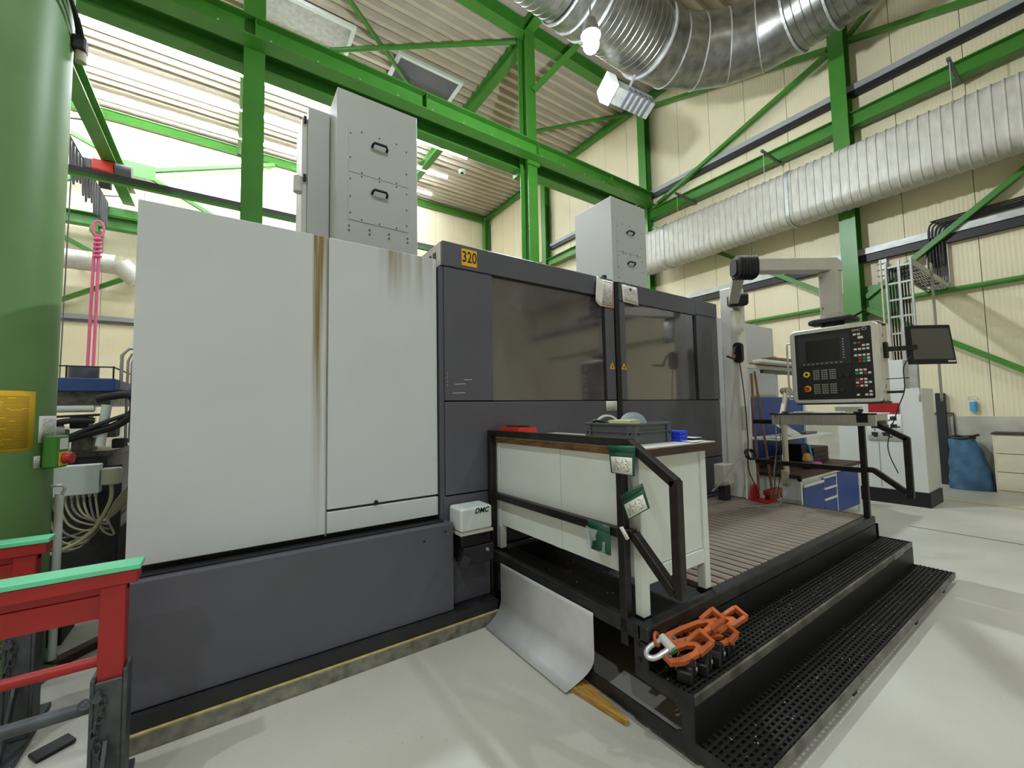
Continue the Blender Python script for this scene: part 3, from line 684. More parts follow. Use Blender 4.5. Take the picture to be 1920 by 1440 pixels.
mat('slat_wood', '#8f8375', .5, var=.4, scale=7, stretch=(4, .6, 4), col2='#6b5f54', bump=.1)
s0 = MB().box(2.425, 1.445, .471, 2.425+sw-.019, 2.78, .506).build('slat', 'slat_wood', PL, bevel=.002)
for k in range(1, n_sl): inst(s0, WL[s0.name]+Vector((k*sw, 0, 0)), PL)
# debris on the floor
mb = MB()
for k in range(26):
    x, y = random.uniform(1.85, 2.35), random.uniform(1.5, 2.7); a = random.uniform(0, 6.3); l = random.uniform(.004, .012)
    mb.bar((x, y, .480), (x+l*math.cos(a), y+l*math.sin(a), .482), .003, .002)
stuff(tag(mb.build('metal_chips', 'zinc'), 'bright metal chips scattered under the bench', 'chips'))
ST = thing('platform_steps', 'two black grating steps in front of the wooden platform', 'steps', (3.45, 1.15, 0))
def tread(y0, y1, z, xr):
    nb = 8; p = (y1-y0-.03)/nb; xa, xb = XL+.012, xr
    fa = box('tread', 'tread_black', ST, xa, y0-.002, z-.045, xb, y0+.012, z, .003)
    fa.data.materials[0] = MATS['nosing']
    bars = [MB().box(xa, y0+.016+k*p, z-.025, xb, y0+.016+k*p+p*.52, z).build('grating_bar', 'tread_black', fa, bevel=.003) for k in range(nb)]
    mb = MB(); x = xa+.02
    while x < xb-.02:
        mb.box(x, y0+.013, z-.022, x+.016, y1-.005, z-.004); x += .044
    stuff(mb.build('grating_crossbars', 'tread_black', fa))
    mb = MB()
    for k in range(70):
        x = random.uniform(xa, xb); y = y0+.03+abs(random.gauss(.10, .06)); a = random.uniform(0, 6.3); l = random.uniform(.003, .010)
        if y < y1-.02: mb.bar((x, y, z+.001), (x+l*math.cos(a), y+l*math.sin(a), z+.003), .003, .002)
    stuff(mb.build('metal_chips', 'zinc', fa))
tread(1.142, 1.372, .300, XR+.08); tread(.88, 1.135, .100, XR+.11)
box('riser', 'tread_black', ST, XL+.012, 1.376, .26, XR, 1.39, .424); box('riser', 'tread_black', ST, XL+.012, 1.138, .055, XR+.08, 1.1405, .255)
for x in (XL, XR+.07):
    mb = MB(); mb.prism([(1.375, .42), (1.375, .302), (1.14, .302), (1.14, .102), (.885, .102), (.885, .035), (1.95, .035), (1.95, .105), (1.24, .105), (1.20, .13), (1.20, .20), (1.24, .235), (1.46, .24), (1.46, .42)], 'x', x, x+.011)
    sd = mb.build('stringer', 'frame_steel', ST)
    for z in (.45, .38): MB().cyl((x-.001, 1.43, z-.05), (x-.008, 1.43, z-.05), .011, 6).build('bolt', 'frame_steel', sd)
for x in (2.85, 4.1, 4.95): box('foot', 'frame_steel', ST, x, .90, 0, x+.05, .94, .06)
for x in (XL+.02, 5.1): box('foot', 'frame_steel', ST, x, 1.0, 0, x+.05, 1.05, .034)
# sheet skirt closing the side below the platform
mb = MB(); n = 12; rings = []
def sk(z): return XL-.006-.16*max(0, (.16-z)/.16)**2
zs = [.44-.43*k/14 for k in range(15)]
for z in zs: rings.append([(sk(z), 1.74+.10*max(0, (.2-z)/.2)**1.5, z+.0), (sk(z), 2.70, z)])
vs = []; fs = []
for r in rings: vs += r
for k in range(14): fs.append((2*k, 2*k+1, 2*k+3, 2*k+2))
mb.add(vs, fs); o = mb.build('skirt_sheet', 'skirt', smooth=True); tag(o, 'pale grey bent sheet closing the side under the platform', 'sheet metal')
md = o.modifiers.new('thickness', 'SOLIDIFY'); md.thickness = .003
mb = MB(); mb.prism([(1.625, 1.86), (1.735, 1.84), (1.695, 1.475), (1.675, 1.485)], 'z', 0, .035); tag(mb.build('wooden_wedge', 'plank_wood', bevel=.004), 'yellow wooden wedge lying on the floor against the steps', 'wedge')

# ---- railings
def railing(label, x, yb, full=True, zf=.36):
    t = thing('railing', label, 'railing', (x, 1.55, 0), 'dark steel stair railings'); xm = x+.024; w = .048
    if full:
        MB().bar((xm, 2.856, 0), (xm, 2.856, 1.385), w, w).build('post', 'rail_steel', t, bevel=.004)
        MB().bar((xm, 2.88, 1.409), (xm, 1.455, 1.409), w, w).build('top_rail', 'rail_steel', t, bevel=.004)
    else:
        MB().bar((xm, yb, 1.40), (xm, 1.30, 1.40), w, w).build('top_rail', 'rail_steel', t, bevel=.004)
    y1, z1, y2, z2 = (1.455, 1.409, 1.195, 1.232) if full else (1.30, 1.40, 1.08, 1.26)
    mb = MB(); mb.bar((xm, y1+.012, z1+.001), (xm, y2, z2), w, w, (0, .56, .83)); mb.build('sloping_rail', 'rail_steel', t, bevel=.004)
    MB().bar((xm, y2+.005, z2+.016), (xm, y2+.005, z2-.53), w, w).build('end_post', 'rail_steel', t, bevel=.004)
    py = 1.526 if full else 1.405
    MB().bar((xm, py, zf), (xm, py, 1.385 if full else 1.376), w, w).build('post', 'rail_steel', t, bevel=.004)
    MB().bar((xm, (2.83 if full else yb), .925 if full else .945), (xm, py+.024, .925 if full else .945), w, w).build('mid_rail', 'rail_steel', t, bevel=.004)
    ya = py-.024
    MB().bar((xm, ya, .935 if full else .955), (xm, ya-.05, .935 if full else .955), w, w).build('mid_rail', 'rail_steel', t, bevel=.004)
    MB().bar((xm, ya-.045, .937 if full else .957), (xm, y2+.028, .715 if full else .775), w, w, (0, .7, .7)).build('sloping_rail', 'rail_steel', t, bevel=.004)
    return t
railing('dark steel railing in front of the white workbench', XL, 2.88); railing('dark steel railing at the far end of the platform under the pendant', 5.05, 2.40, False, .50)

# ---- card pouches hung on the near railing
def pouch(label, TL, TR, BR, BL, card=True, mt='pouch_green'):
    o = thing('card_pouch', label, 'pouch', ((TL[0]), (TL[1]+TR[1])/2, BL[2]), 'card pouches on the near railing')
    s = sheet('sleeve', mt, o, TL, TR, BR, BL, 2, 2, thick=.006)
    a = lambda u, v: (Vector(TL)*(1-u)+Vector(TR)*u)*(1-v)+(Vector(BL)*(1-u)+Vector(BR)*u)*v - Vector((.0045, 0, 0))
    if card: sheet('card', 'print_card', o, a(.06, .40), a(.92, .40), a(.94, .97), a(.08, .97), thick=.001)
    else: sheet('film', 'clear_film', o, a(-.12, .2), a(.75, .3), a(.82, 1.0), a(-.10, 1.08), 3, 3, bend=lambda u, v: .012*math.sin(u*5+v*3), thick=.001)
    sheet('flap', mt, o, a(0, .0), a(1, .0), a(1, .22), a(0, .22), thick=.003)
    return o
xp = XL-.012
pouch('green card pouch with a white card hanging from the top rail', (xp, 1.578, 1.392), (xp, 1.400, 1.400), (xp, 1.412, 1.245), (xp, 1.565, 1.245))
pouch('tilted green pouch with a white card beside the railing post', (XL-.005, 1.512, 1.130), (xp, 1.365, 1.215), (xp, 1.325, 1.10), (XL-.006, 1.468, 1.012))
pouch('green pouch with crumpled clear film on the middle rail', (xp, 1.752, .955), (xp, 1.590, .955), (xp, 1.588, .800), (xp, 1.735, .800), False)
tag(sheet('blank_tag', 'paper_plain', None, (xp-.01, 1.515, .968), (xp-.01, 1.490, .978), (xp-.01, 1.448, .925), (xp-.01, 1.470, .912), thick=.002), 'small blank white tag at the middle rail and post', 'tag')

# ---- white workbench on the platform
B = thing('workbench', 'white steel workbench with worn wooden worktop on the platform', 'workbench', (2.12, 2.2, .48))
bx0, bx1, by0, by1 = 1.80, 2.43, 1.445, 2.86
box('worktop', 'wood_edge', B, 1.79, 1.395, 1.332, 2.475, 2.89, 1.374, .004)
box('worktop_surface', 'laminate', B, 1.795, 1.40, 1.375, 2.47, 2.885, 1.380)
box('worktop_edge', 'wood_dark', B, 1.79, 1.388, 1.333, 2.475, 1.394, 1.374)
for x in (bx0, bx1-.055):
    for y in (by0, by1-.055): 
        l = box('leg', 'bench_white', B, x, y, .505, x+.055, y+.055, 1.331, .003); box('rubber_foot', 'black', l, x-.004, y-.004, .479, x+.059, y+.059, .504)
box('back_panel', 'bench_white', B, bx0+.008, 1.502, .69, bx0+.02, 2.08, 1.331); box('back_panel', 'bench_white', B, bx0+.008, 2.16, .69, bx0+.02, 2.80, 1.331)
box('panel_strip', 'bench_white', B, bx0+.005, 2.082, .69, bx0+.02, 2.158, 1.331)
box('end_panel', 'bench_white', B, bx0+.056, by0+.012, .745, bx1-.056, by0+.022, 1.331)
box('stretcher', 'bench_white', B, bx0+.056, by0+.002, .66, bx1-.056, by0+.04, .74, .003); box('stretcher', 'bench_white', B, bx0+.056, by1-.04, .66, bx1-.056, by1-.002, .74)
box('drawer_block', 'wood_edge', B, 2.0, 2.45, .60, bx1-.06, by1-.06, .685)
ZT = 1.3805
# things on the bench
t = thing('grey_crate', 'dark grey plastic crate on the near end of the workbench', 'crate', (2.12, 1.74, ZT))
cx0, cx1, cy0, cy1, ch = 1.915, 2.255, 1.555, 1.955, .118
box('base', 'crate_grey', t, cx0+.012, cy0+.012, ZT, cx1-.012, cy1-.012, ZT+.008)
for a in ((cx0+.01, cy0+.01, cx1-.01, cy0+.016), (cx0+.01, cy1-.016, cx1-.01, cy1-.01), (cx0+.01, cy0+.016, cx0+.016, cy1-.016), (cx1-.016, cy0+.016, cx1-.01, cy1-.016)): box('side_wall', 'crate_grey', t, a[0], a[1], ZT+.008, a[2], a[3], ZT+ch)
for a in ((cx0, cy0, cx0+.04, cy0+.0098), (cx1-.04, cy0, cx1, cy0+.0098), (cx0, cy0+.01, cx0+.0098, cy0+.06), (cx0, cy1-.05, cx0+.0098, cy1)):
    q = box('corner_rib', 'crate_grey', t, a[0], a[1], ZT, a[2], a[3], ZT+ch-.008, .002)
for z0, z1 in ((ch-.007, ch+.004), (ch-.050, ch-.044)):
    mb = MB(); mb.box(cx0-.004, cy0-.004, ZT+z0, cx1+.004, cy0+.0095, ZT+z1); mb.box(cx0-.004, cy0+.0095, ZT+z0, cx0+.0095, cy1+.004, ZT+z1)
    if z0 > .1: mb.box(cx1-.0095, cy0+.0095, ZT+z0, cx1+.004, cy1+.004, ZT+z1); mb.box(cx0+.0095, cy1-.0095, ZT+z0, cx1-.0095, cy1+.004, ZT+z1)
    mb.build('rim', 'crate_grey', t, bevel=.001)
mb = MB()
for x in (cx0+.028, cx1-.022): mb.cyl((x, cy0-.0002, ZT+.06), (x, cy0-.0012, ZT+.06), .007, 10)
for y in (cy0+.035, cy1-.025): mb.cyl((cx0-.0002, y, ZT+.06), (cx0-.0012, y, ZT+.06), .007, 10)
mb.build('rivet_holes', 'black_matte', t)
def roll(name, label, c, axis, r, ri, w, m1, m2):
    t = thing(name, label, 'roll', (c[0], c[1], c[2]-r)); a = Vector(axis).normalized(); c = Vector(c)
    rr = []; 
    for e, q in ((-w/2, ri), (-w/2, r), (w/2, r), (w/2, ri)): rr.append(ring(c+a*e, a, q, 28))
    MB().loft(rr, closed=True).build('tape', m1, t, smooth=True)
    rr = [ring(c+a*e, a, q, 28) for e, q in ((-w/2, ri-.006), (-w/2, ri-.0005), (w/2, ri-.0005), (w/2, ri-.006))]
    MB().loft(rr, closed=True).build('core', m2, t, smooth=True)
roll('tape_roll', 'pale blue grey tape roll standing in the crate', (2.15, 1.76, ZT+.098), (.57, .82, 0), .085, .045, .045, 'tape_blue', 'paper_plain')
roll('tape_roll', 'white rimmed tape roll behind the yellow block in the crate', (2.06, 1.895, ZT+.092), (.57, .82, .0), .078, .066, .03, 'mast_white', 'charcoal')
t = thing('note_block', 'pale yellow box sticking out of the crate', 'box', (2.06, 1.70, ZT+.008)); 
mat('note_yellow', '#e9e6a8', .6, var=.05)
box('carton', 'note_yellow', t, 2.0, 1.66, ZT+.009, 2.10, 1.83, ZT+.135, .002); box('lid_flap', 'note_yellow', t, 2.0, 1.658, ZT+.1355, 2.10, 1.832, ZT+.1365)
mb = MB(); mb.tube([(1.97, 1.945, ZT+.124), (1.99, 1.93, ZT+.133), (2.03, 1.88, ZT+.124)], .010, 8); tag(mb.build('marker_pen', 'black', smooth=True), 'black pen lying across the crate rim', 'pen')
t = thing('small_parts_tray', 'red plastic tray with a black tool at the far end of the bench', 'tray', (1.92, 2.72, ZT))
box('tray_floor', 'red_tray', t, 1.84, 2.60, ZT, 2.02, 2.86, ZT+.006)
for a in ((1.84, 2.60, 2.02, 2.606), (1.84, 2.854, 2.02, 2.86), (1.84, 2.606, 1.846, 2.854), (2.014, 2.606, 2.02, 2.854)): box('tray_wall', 'red_tray', t, a[0], a[1], ZT+.0062, a[2], a[3], ZT+.072)
mb = MB(); mb.bar((1.86, 2.78, ZT+.085), (1.99, 2.66, ZT+.078), .025, .012); mb.bar((1.88, 2.80, ZT+.08), (2.0, 2.74, ZT+.08), .02, .012); tag(mb.build('pliers', 'black', bevel=.003), 'black tool lying across the red tray', 'tool')
tag(MB().bar((1.83, 2.575, ZT+.016), (1.92, 2.48, ZT+.02), .06, .026).build('blue_block', 'light_blue', bevel=.004), 'light blue block beside the red tray', 'block')
tag(sheet('paper_sheet', 'paper_plain', None, (2.15, 2.45, ZT+.004), (2.15, 2.15, ZT+.004), (1.90, 2.10, ZT+.006), (1.86, 2.42, ZT+.012), 3, 3, thick=.003), 'white papers lying on the middle of the bench', 'paper')
tag(MB().bar((1.9, 2.02, ZT+.012), (1.95, 2.10, ZT+.012), .05, .02).build('red_notebook', 'red', bevel=.002), 'red item beside the crate on the bench', 'notebook')
t = thing('blue_box', 'bright blue box right of the grey crate', 'box', (2.31, 1.56, ZT))
for k in range(3): box('layer', 'blue_item', t, 2.275, 1.51, ZT+.0005+k*.022, 2.355, 1.61, ZT+.021+k*.022, .003)
t = thing('flat_case', 'flat black case on papers at the near corner of the bench', 'case', (2.38, 1.53, ZT+.006))
box('shell', 'black', t, 2.365, 1.475, ZT+.0065, 2.46, 1.60, ZT+.018, .003); box('cover', 'panel_beige', t, 2.367, 1.477, ZT+.0183, 2.458, 1.598, ZT+.0205)
tag(sheet('paper_sheet', 'paper_plain', None, (2.44, 1.45, ZT+.003), (2.44, 1.62, ZT+.003), (2.28, 1.505, ZT+.003), (2.27, 1.408, ZT+.005), 3, 2, thick=.002), 'white paper at the near right corner of the bench', 'paper')

# ------------------------------------------------------------------ lifting clamps on the upper step
def clamp(label, p0, p1, w=.085, h=.026, roll_=0., handle=.10):
    """orange lifting clamp: slotted body plate from p0 to p1 with a bent loop handle at p1"""
    p0, p1 = Vector(p0), Vector(p1); t = thing('lifting_clamp', label, 'clamp', (p0+p1)/2-Vector((0, 0, .03)), 'orange lifting clamps on the step')
    d = (p1-p0).normalized(); s = d.cross(Vector((0, 0, 1))).normalized(); s = (Matrix.Rotation(roll_, 3, d) @ s); u = s.cross(d); L_ = (p1-p0).length
    def loop(pts, z): return [p0+d*a+s*b+u*z for a, b in pts]
    def slab(out, inn, name):
        mb = MB(); rings = [loop(out, -h/2), loop(out, h/2), loop(inn, h/2), loop(inn, -h/2)]; mb.loft(rings, closed=True); return mb.build(name, 'orange', t, bevel=.002)
    o1 = [(0, -w*.45), (L_*.35, -w*.5), (L_*.8, -w*.42), (L_, -w*.15), (L_, w*.15), (L_*.8, w*.42), (L_*.3, w*.5), (0, w*.3)]
    i1 = [(L_*.14, -w*.16), (L_*.35, -w*.2), (L_*.7, -w*.18), (L_*.86, -w*.05), (L_*.86, w*.05), (L_*.7, w*.18), (L_*.3, w*.2), (L_*.14, w*.12)]
    slab(o1, i1, 'body')
    q = p0+d*L_*.82; mb = MB()
    mb.bar(q-s*w*.42, q-s*w*.42+d*handle+u*.035, .022, .03, u); mb.bar(q+s*w*.36, q+s*w*.36+d*handle+u*.035, .022, .03, u)
    mb.bar(q-s*w*.5+d*handle+u*.035, q+s*w*.44+d*handle+u*.035, .024, .032, u); mb.build('handle', 'orange', t, bevel=.003)
    MB().cyl(p0+d*L_*.09-u*.018, p0+d*L_*.09+u*.017, .011, 10).build('pivot_bolt', 'charcoal', t)
    return t
clamp('orange lifting clamp nearest to the shackle, lying lowest', (1.735, 1.275, .400), (1.945, 1.235, .412), .10, .026, .25, .08)
clamp('orange lifting clamp resting on top of the others', (1.86, 1.345, .412), (2.15, 1.275, .450), .09, .026, .3, .08)
clamp('orange lifting clamp farthest right, its handle over the grating', (2.02, 1.345, .395), (2.36, 1.275, .400), .09, .026, .3, .10)
clamp('dark orange lifting clamp mostly hidden under the others', (1.98, 1.285, .375), (2.22, 1.225, .372), .075, .022, .2, .05)
t = thing('shackle', 'white painted shackle with a green pin on an orange clamp', 'shackle', (1.74, 1.35, .36))
pts = [(1.80, 1.335, .452), (1.76, 1.352, .437), (1.715, 1.365, .415), (1.690, 1.350, .402), (1.700, 1.320, .400), (1.745, 1.300, .414), (1.785, 1.290, .430)]
MB().tube(cr(pts), .013, 10).build('bow', 'zinc', t, smooth=True)
MB().cyl((1.80, 1.345, .455), (1.786, 1.27, .430), .021, 14).build('eye', 'mast_white', t, smooth=True)
MB().cyl((1.786, 1.269, .4297), (1.785, 1.262, .427), .014, 12).build('pin', 'key_green', t)
MB().tube(arc((1.77, 1.35, .452), .027, 0, 2*math.pi*.95, 16, (.8, .3, .2), (-.1, .3, .9)), .008, 8).build('ring', 'orange', t, smooth=True)
def block(label, x, y, rz, s=1.):
    t = thing('clamp_block', label, 'clamp', (x, y, .301), 'black clamp blocks on the step'); c, sn = math.cos(rz), math.sin(rz)
    def T(a, b, z): return (x+(a*c-b*sn)*s, y+(a*sn+b*c)*s, .3015+z*s)
    prof = [(-.05, 0), (.05, 0), (.055, .05), (.03, .095), (-.005, .10), (-.02, .06), (-.05, .055)]
    mb = MB(); mb.loft([[T(-.035, a, z) for a, z in prof], [T(.035, a, z) for a, z in prof]]); mb.build('body', 'black', t, bevel=.006)
    mb = MB(); mb.loft([[T(.037, a, z) for a, z in ((.0, .02), (.045, .025), (.045, .06), (.02, .085), (.0, .07))], [T(.042, a, z) for a, z in ((.0, .02), (.045, .025), (.045, .06), (.02, .085), (.0, .07))]]); mb.build('cheek', 'charcoal_dark', t)
    MB().tube([T(-.0355, .05, .002), T(-.0355, .056, .05), T(-.0355, .031, .096), T(-.0355, -.004, .101), T(-.0355, -.02, .062), T(-.0355, -.05, .056)], .0018, 5).build('worn_edge', 'zinc', t)
    MB().cyl(T(-.042, .02, .045), T(.046, .02, .045), .010*s, 8).build('pin', 'zinc', t)
block('black clamp block at the stair edge, nearest to the stringer', 1.83, 1.235, -1.2)
block('black clamp block in the middle, with a bare worn edge', 1.945, 1.225, -1.2)
block('black clamp block in the row, under the orange handles', 2.06, 1.225, -1.25)
block('black clamp block farthest right on the grating step', 2.19, 1.245, -1.3, .95)
tag(MB().tube(arc((1.98, 1.36, .42), .018, 0, 6, 14, (1, .2, 0), (0, .3, 1)), .004, 6).build('steel_ring', 'zinc', smooth=True), 'small bright steel ring behind the clamps', 'ring')

# ------------------------------------------------------------------ control pendant
PD = thing('control_pendant', 'machine control pendant hung from a jointed grey arm on a white mast', 'control panel', (5.1, 2.58, .506))
mast = box('mast', 'mast_white', PD, 4.99, 2.49, .507, 5.19, 2.69, 3.02, .012)
box('mast_cover', 'arm_grey', mast, 4.985, 2.484, 1.30, 5.10, 2.489, 1.58); box('mast_foot', 'mast_white', mast, 4.96, 2.46, .507, 5.22, 2.483, .95, .006)
MB().bar((4.93, 2.42, 2.83), (5.1, 2.56, 2.86), .20, .14).build('arm_bracket', 'black', mast, bevel=.02)
MB().tube([(4.86, 2.42, 2.80), (4.83, 2.42, 2.86), (4.84, 2.42, 3.0)], .012, 6).build('cable_hook', 'charcoal', mast, smooth=True)
J = Vector((4.05, 1.98, 2.93)); D = Vector((4.74, 1.475, 2.915))
MB().bar((5.05, 2.56, 2.84), J-Vector((0, 0, .05)), .10, .12).build('lower_arm', 'arm_grey', PD, bevel=.01)
bd = (D-J).normalized(); rings = []
def sq(c, d, a, b, n=5):
    d = Vector(d).normalized(); s_ = d.cross(Vector((0, 0, 1))).normalized(); u_ = s_.cross(d); pts = []
    for k in range(4*n):
        t_ = 2*math.pi*(k+.5)/(4*n); cx, cy = math.cos(t_), math.sin(t_); q = (abs(cx)**4+abs(cy)**4)**-.25
        pts.append(Vector(c)+s_*a*cx*q+u_*b*cy*q)
    return pts
for k in range(23):
    e = -.055+k*.0095; q = (.0 if k % 3 else .012); c = J+bd*e; b_ = .098 if k > 2 else .065+.011*k
    rings.append(sq(c-Vector((0, 0, .012)), bd, b_*.8+q, b_+q))
MB().loft(rings).build('bellows', 'rubber', PD, smooth=True)
ua = MB(); ua.bar(J+bd*.15, D-bd*.06, .12, .125); ua.build('upper_arm', 'arm_grey', PD, bevel=.008)
el = MB(); el.prism([(-.075, -.0625), (.085, -.0625), (.085, .02), (.035, .0625), (-.075, .0625)], 'y', -.06, .06)
el.v = [tuple(D+bd*x+bd.cross(Vector((0,0,1)))*-y+Vector((0,0,z))) for x, y, z in el.v]; el.build('elbow', 'arm_grey', PD, bevel=.006)
dt = box('drop_tube', 'arm_grey', PD, D.x-.065, D.y-.075, 2.435, D.x+.065, D.y+.075, 2.851, .008)
for z in (2.50, 2.80): MB().cyl((D.x-.066, D.y+.05, z), (D.x-.07, D.y+.05, z), .007, 8).build('screw', 'charcoal', dt)
MB().cyl((D.x, D.y, 2.40), (D.x, D.y, 2.434), .095, 24).build('collar', 'arm_grey', dt, smooth=True)
mb = MB(); mb.prism([(4.62, 1.30), (4.62, 1.60), (4.68, 1.66), (4.83, 1.66), (4.86, 1.60), (4.86, 1.30)], 'z', 2.355, 2.399); mb.bar((4.70, 1.30, 2.385), (4.64, 1.20, 2.42), .02, .02); mb.build('swivel_plate', 'charcoal_dark', PD, bevel=.01)
MB().cyl((D.x, D.y, 2.305), (D.x, D.y, 2.354), .09, 20).build('neck', 'black', PD, smooth=True)
# housing
px, hy0, hy1, hz0, hz1 = 4.55, 1.10, 1.775, 1.598, 2.300
hs = box('housing', 'panel_beige', PD, px+.055, hy0+.02, hz0+.01, px+.30, hy1-.02, hz1-.02, .01)
box('top_cover', 'charcoal_dark', hs, px+.05, hy0+.015, hz1-.019, px+.29, hy1-.015, hz1-.002, .004); box('bottom_cover', 'charcoal_dark', hs, px+.05, hy0+.015, hz0-.012, px+.31, hy1-.015, hz0+.009, .006)
box('side_profile', 'alu', hs, px+.085, hy0+.006, hz0+.012, px+.115, hy0+.0195, hz1-.02, .003)
for z in (2.17, 1.72): box('side_mark', 'charcoal', hs, px+.17, hy0+.0185, z, px+.195, hy0+.0197, z+.03)
def rr2(y0, y1, z0, z1, r, x, n=6):
    pts = []
    for cy, cz, a in ((y1-r, z1-r, 0), (y0+r, z1-r, 90), (y0+r, z0+r, 180), (y1-r, z0+r, 270)):
        for i in range(n+1):
            t_ = math.radians(a+90*i/n); pts.append((x, cy+r*math.cos(t_), cz+r*math.sin(t_)))
    return pts
bz = MB().loft([rr2(hy0, hy1, hz0, hz1, .05, px+.05), rr2(hy0, hy1, hz0, hz1, .05, px+.008), rr2(hy0+.008, hy1-.008, hz0+.008, hz1-.008, .045, px), rr2(hy0+.05, hy1-.042, hz0+.034, hz1-.038, .012, px), rr2(hy0+.05, hy1-.042, hz0+.034, hz1-.038, .012, px+.05)], closed=True).build('bezel', 'alu', PD, smooth=True)
fp = box('front_plate', 'black', PD, px+.006, hy0+.05, hz0+.034, px+.04, hy1-.042, hz1-.038)
ys = lambda u: (hy1-.042)-u*(hy1-.042-hy0-.05)     # u: 0 left .. 1 right as the operator sees it
zs_ = lambda v: (hz1-.038)-v*(hz1-.038-hz0-.034)   # v: 0 top .. 1 bottom
xf = px+.006
def fbox(name, material, par, u0, u1, v0, v1, d=.003, x=None):
    x = xf if x is None else x
    return box(name, material, par, x-d, ys(u1), zs_(v1), x-.0002, ys(u0), zs_(v0))
mo = fbox('screen_unit', 'charcoal_dark', fp, .04, .74, .06, .50, .004); sc = fbox('screen', 'screen_dark', fp, .15, .60, .12, .43, .002, xf-.0042)
fbox('keyboard_unit', 'black', fp, .04, .74, .51, .96, .003)
mb = MB(); xk = xf-.0045
def key(u, v, du=.016, dv=.011): mb.box(xk-.003, ys(u+du), zs_(v+dv), xk, ys(u-du), zs_(v-dv))
for k in range(8): key(.655, .14+k*.038, .011, .009)
for k in range(9): key(.12+k*.062, .468, .014, .007)
for v0 in (.57, .78):
    for c in range(3):
        for r in range(5):
            for q in range(3): key(.25+c*.11+q*.030, v0+r*.031, .0105, .0095)
stuff(mb.build('keys', 'key_grey', fp))
def keyset(m_, L_):
    global mb
    mb = MB()
    for u, v in L_: key(u, v, .018, .014)
    stuff(mb.build('buttons', m_, fp))
xk = xf-.0005
keyset('key_light', [(.80, .10), (.85, .10), (.80, .31), (.85, .31), (.90, .26), (.95, .26), (.90, .31), (.95, .31)]+[(.80+k*.05, .395) for k in range(4)]+[(.95, .44), (.95, .48), (.80, .60), (.85, .60), (.90, .60), (.85, .645), (.95, .645), (.85, .73), (.90, .73), (.80, .775), (.90, .775), (.95, .775), (.85, .82), (.90, .82), (.95, .90), (.80, .945), (.90, .945), (.95, .945)])
keyset('key_red', [(.85, .22), (.85, .44), (.85, .48), (.90, .645), (.80, .73), (.85, .775), (.80, .82)]); keyset('key_green', [(.80, .22), (.90, .44), (.90, .48), (.80, .645)])
mb = MB(); mb.box(xf-.001, ys(.90), zs_(.165), xf-.0002, ys(.835), zs_(.13)); mb.build('usb_cover', 'key_light', fp)
lg = text('logo', 'DMG', .026, 'key_light', fp, (xf-.0012, ys(.82), zs_(.042)), (0, -1, 0), (0, 0, 1), shear=.2)
MB().tube(arc((xf-.003, ys(.92), zs_(.030)), .012, 0, 2*math.pi*.96, 16, (0, -1.3, 0), (0, 0, 1)), .0022, 6).build('logo_ring', 'key_light', fp)
c = Vector((xf-.003, ys(.145), zs_(.62)))
MB().loft([ring(c, (1,0,0), .028, 24), ring(c-Vector((.008,0,0)), (1,0,0), .026, 24), ring(c-Vector((.008,0,0)), (1,0,0), .014, 24), ring(c, (1,0,0), .014, 24)], closed=True).build('yellow_ring_button', 'yellow', fp, smooth=True)
c = Vector((xf-.003, ys(.15), zs_(.835))); es_ = MB().cyl(c, c-Vector((.010, 0, 0)), .029, 24).build('emergency_stop', 'yellow', fp, smooth=True)
MB().cyl(c-Vector((.0101, 0, 0)), c-Vector((.040, 0, 0)), .020, 20).build('stop_knob', 'key_red', es_, smooth=True)
for u, v in ((.60, .66), (.69, .66), (.61, .87)): MB().cyl((xf-.003, ys(u), zs_(v)), (xf-.018, ys(u), zs_(v)), .017, 16).build('rotary_knob', 'charcoal_dark', fp, smooth=True)
MB().tube([(px+.03, hy1+.001, 2.19), (px+.03, hy1+.035, 2.19), (px+.03, hy1+.04, 2.17), (px+.03, hy1+.04, 1.66), (px+.03, hy1+.035, 1.64), (px+.03, hy1+.001, 1.64)], .009, 8).build('grab_handle', 'alu', PD, smooth=True)
MB().tube([(px+.20, hy0+.018, 1.685), (px+.20, hy0-.09, 1.685)], .011, 8).build('side_lever', 'black', PD, smooth=True)
MB().tube([(px+.20, hy0+.018, 1.80), (px+.2, hy0-.13, 1.80)], .004, 6).build('side_rod', 'black', PD)
# hand crank on the mast
t = thing('hand_crank', 'black handwheel unit with brass crank on the pendant mast', 'crank', (4.95, 2.45, 2.10))
MB().loft([rr2(2.43, 2.53, 2.09, 2.33, .045, 4.935), rr2(2.43, 2.53, 2.09, 2.33, .045, 4.988)]).build('body', 'black', t, smooth=True)
MB().tube([(4.93, 2.48, 2.28), (4.85, 2.46, 2.26), (4.80, 2.46, 2.18), (4.78, 2.46, 2.13), (4.60, 2.42, 2.14)], .012, 8).build('crank_arm', 'black', t, smooth=True)
MB().tube([(4.80, 2.45, 2.175), (4.785, 2.45, 2.13)], .018, 8).build('crank_elbow', 'broom_wood', t)
MB().tube(cr([(4.96, 2.47, 2.09), (4.965, 2.44, 1.7), (4.975, 2.43, 1.2), (5.0, 2.45, .85), (5.08, 2.40, .62)]), .006, 6).build('cable', 'cable_black', t, smooth=True)
t = thing('clipped_papers', 'white papers clipped high on the pendant mast', 'paper', (4.97, 2.44, 2.4))
sheet('papers', 'paper_plain', t, (4.80, 2.478, 2.72), (5.06, 2.478, 2.76), (5.07, 2.46, 2.47), (4.81, 2.46, 2.43), 3, 3, bend=lambda u, v: -.008*math.sin(3*u)); box('clip', 'charcoal', t, 4.92, 2.470, 2.715, 4.99, 2.483, 2.745)
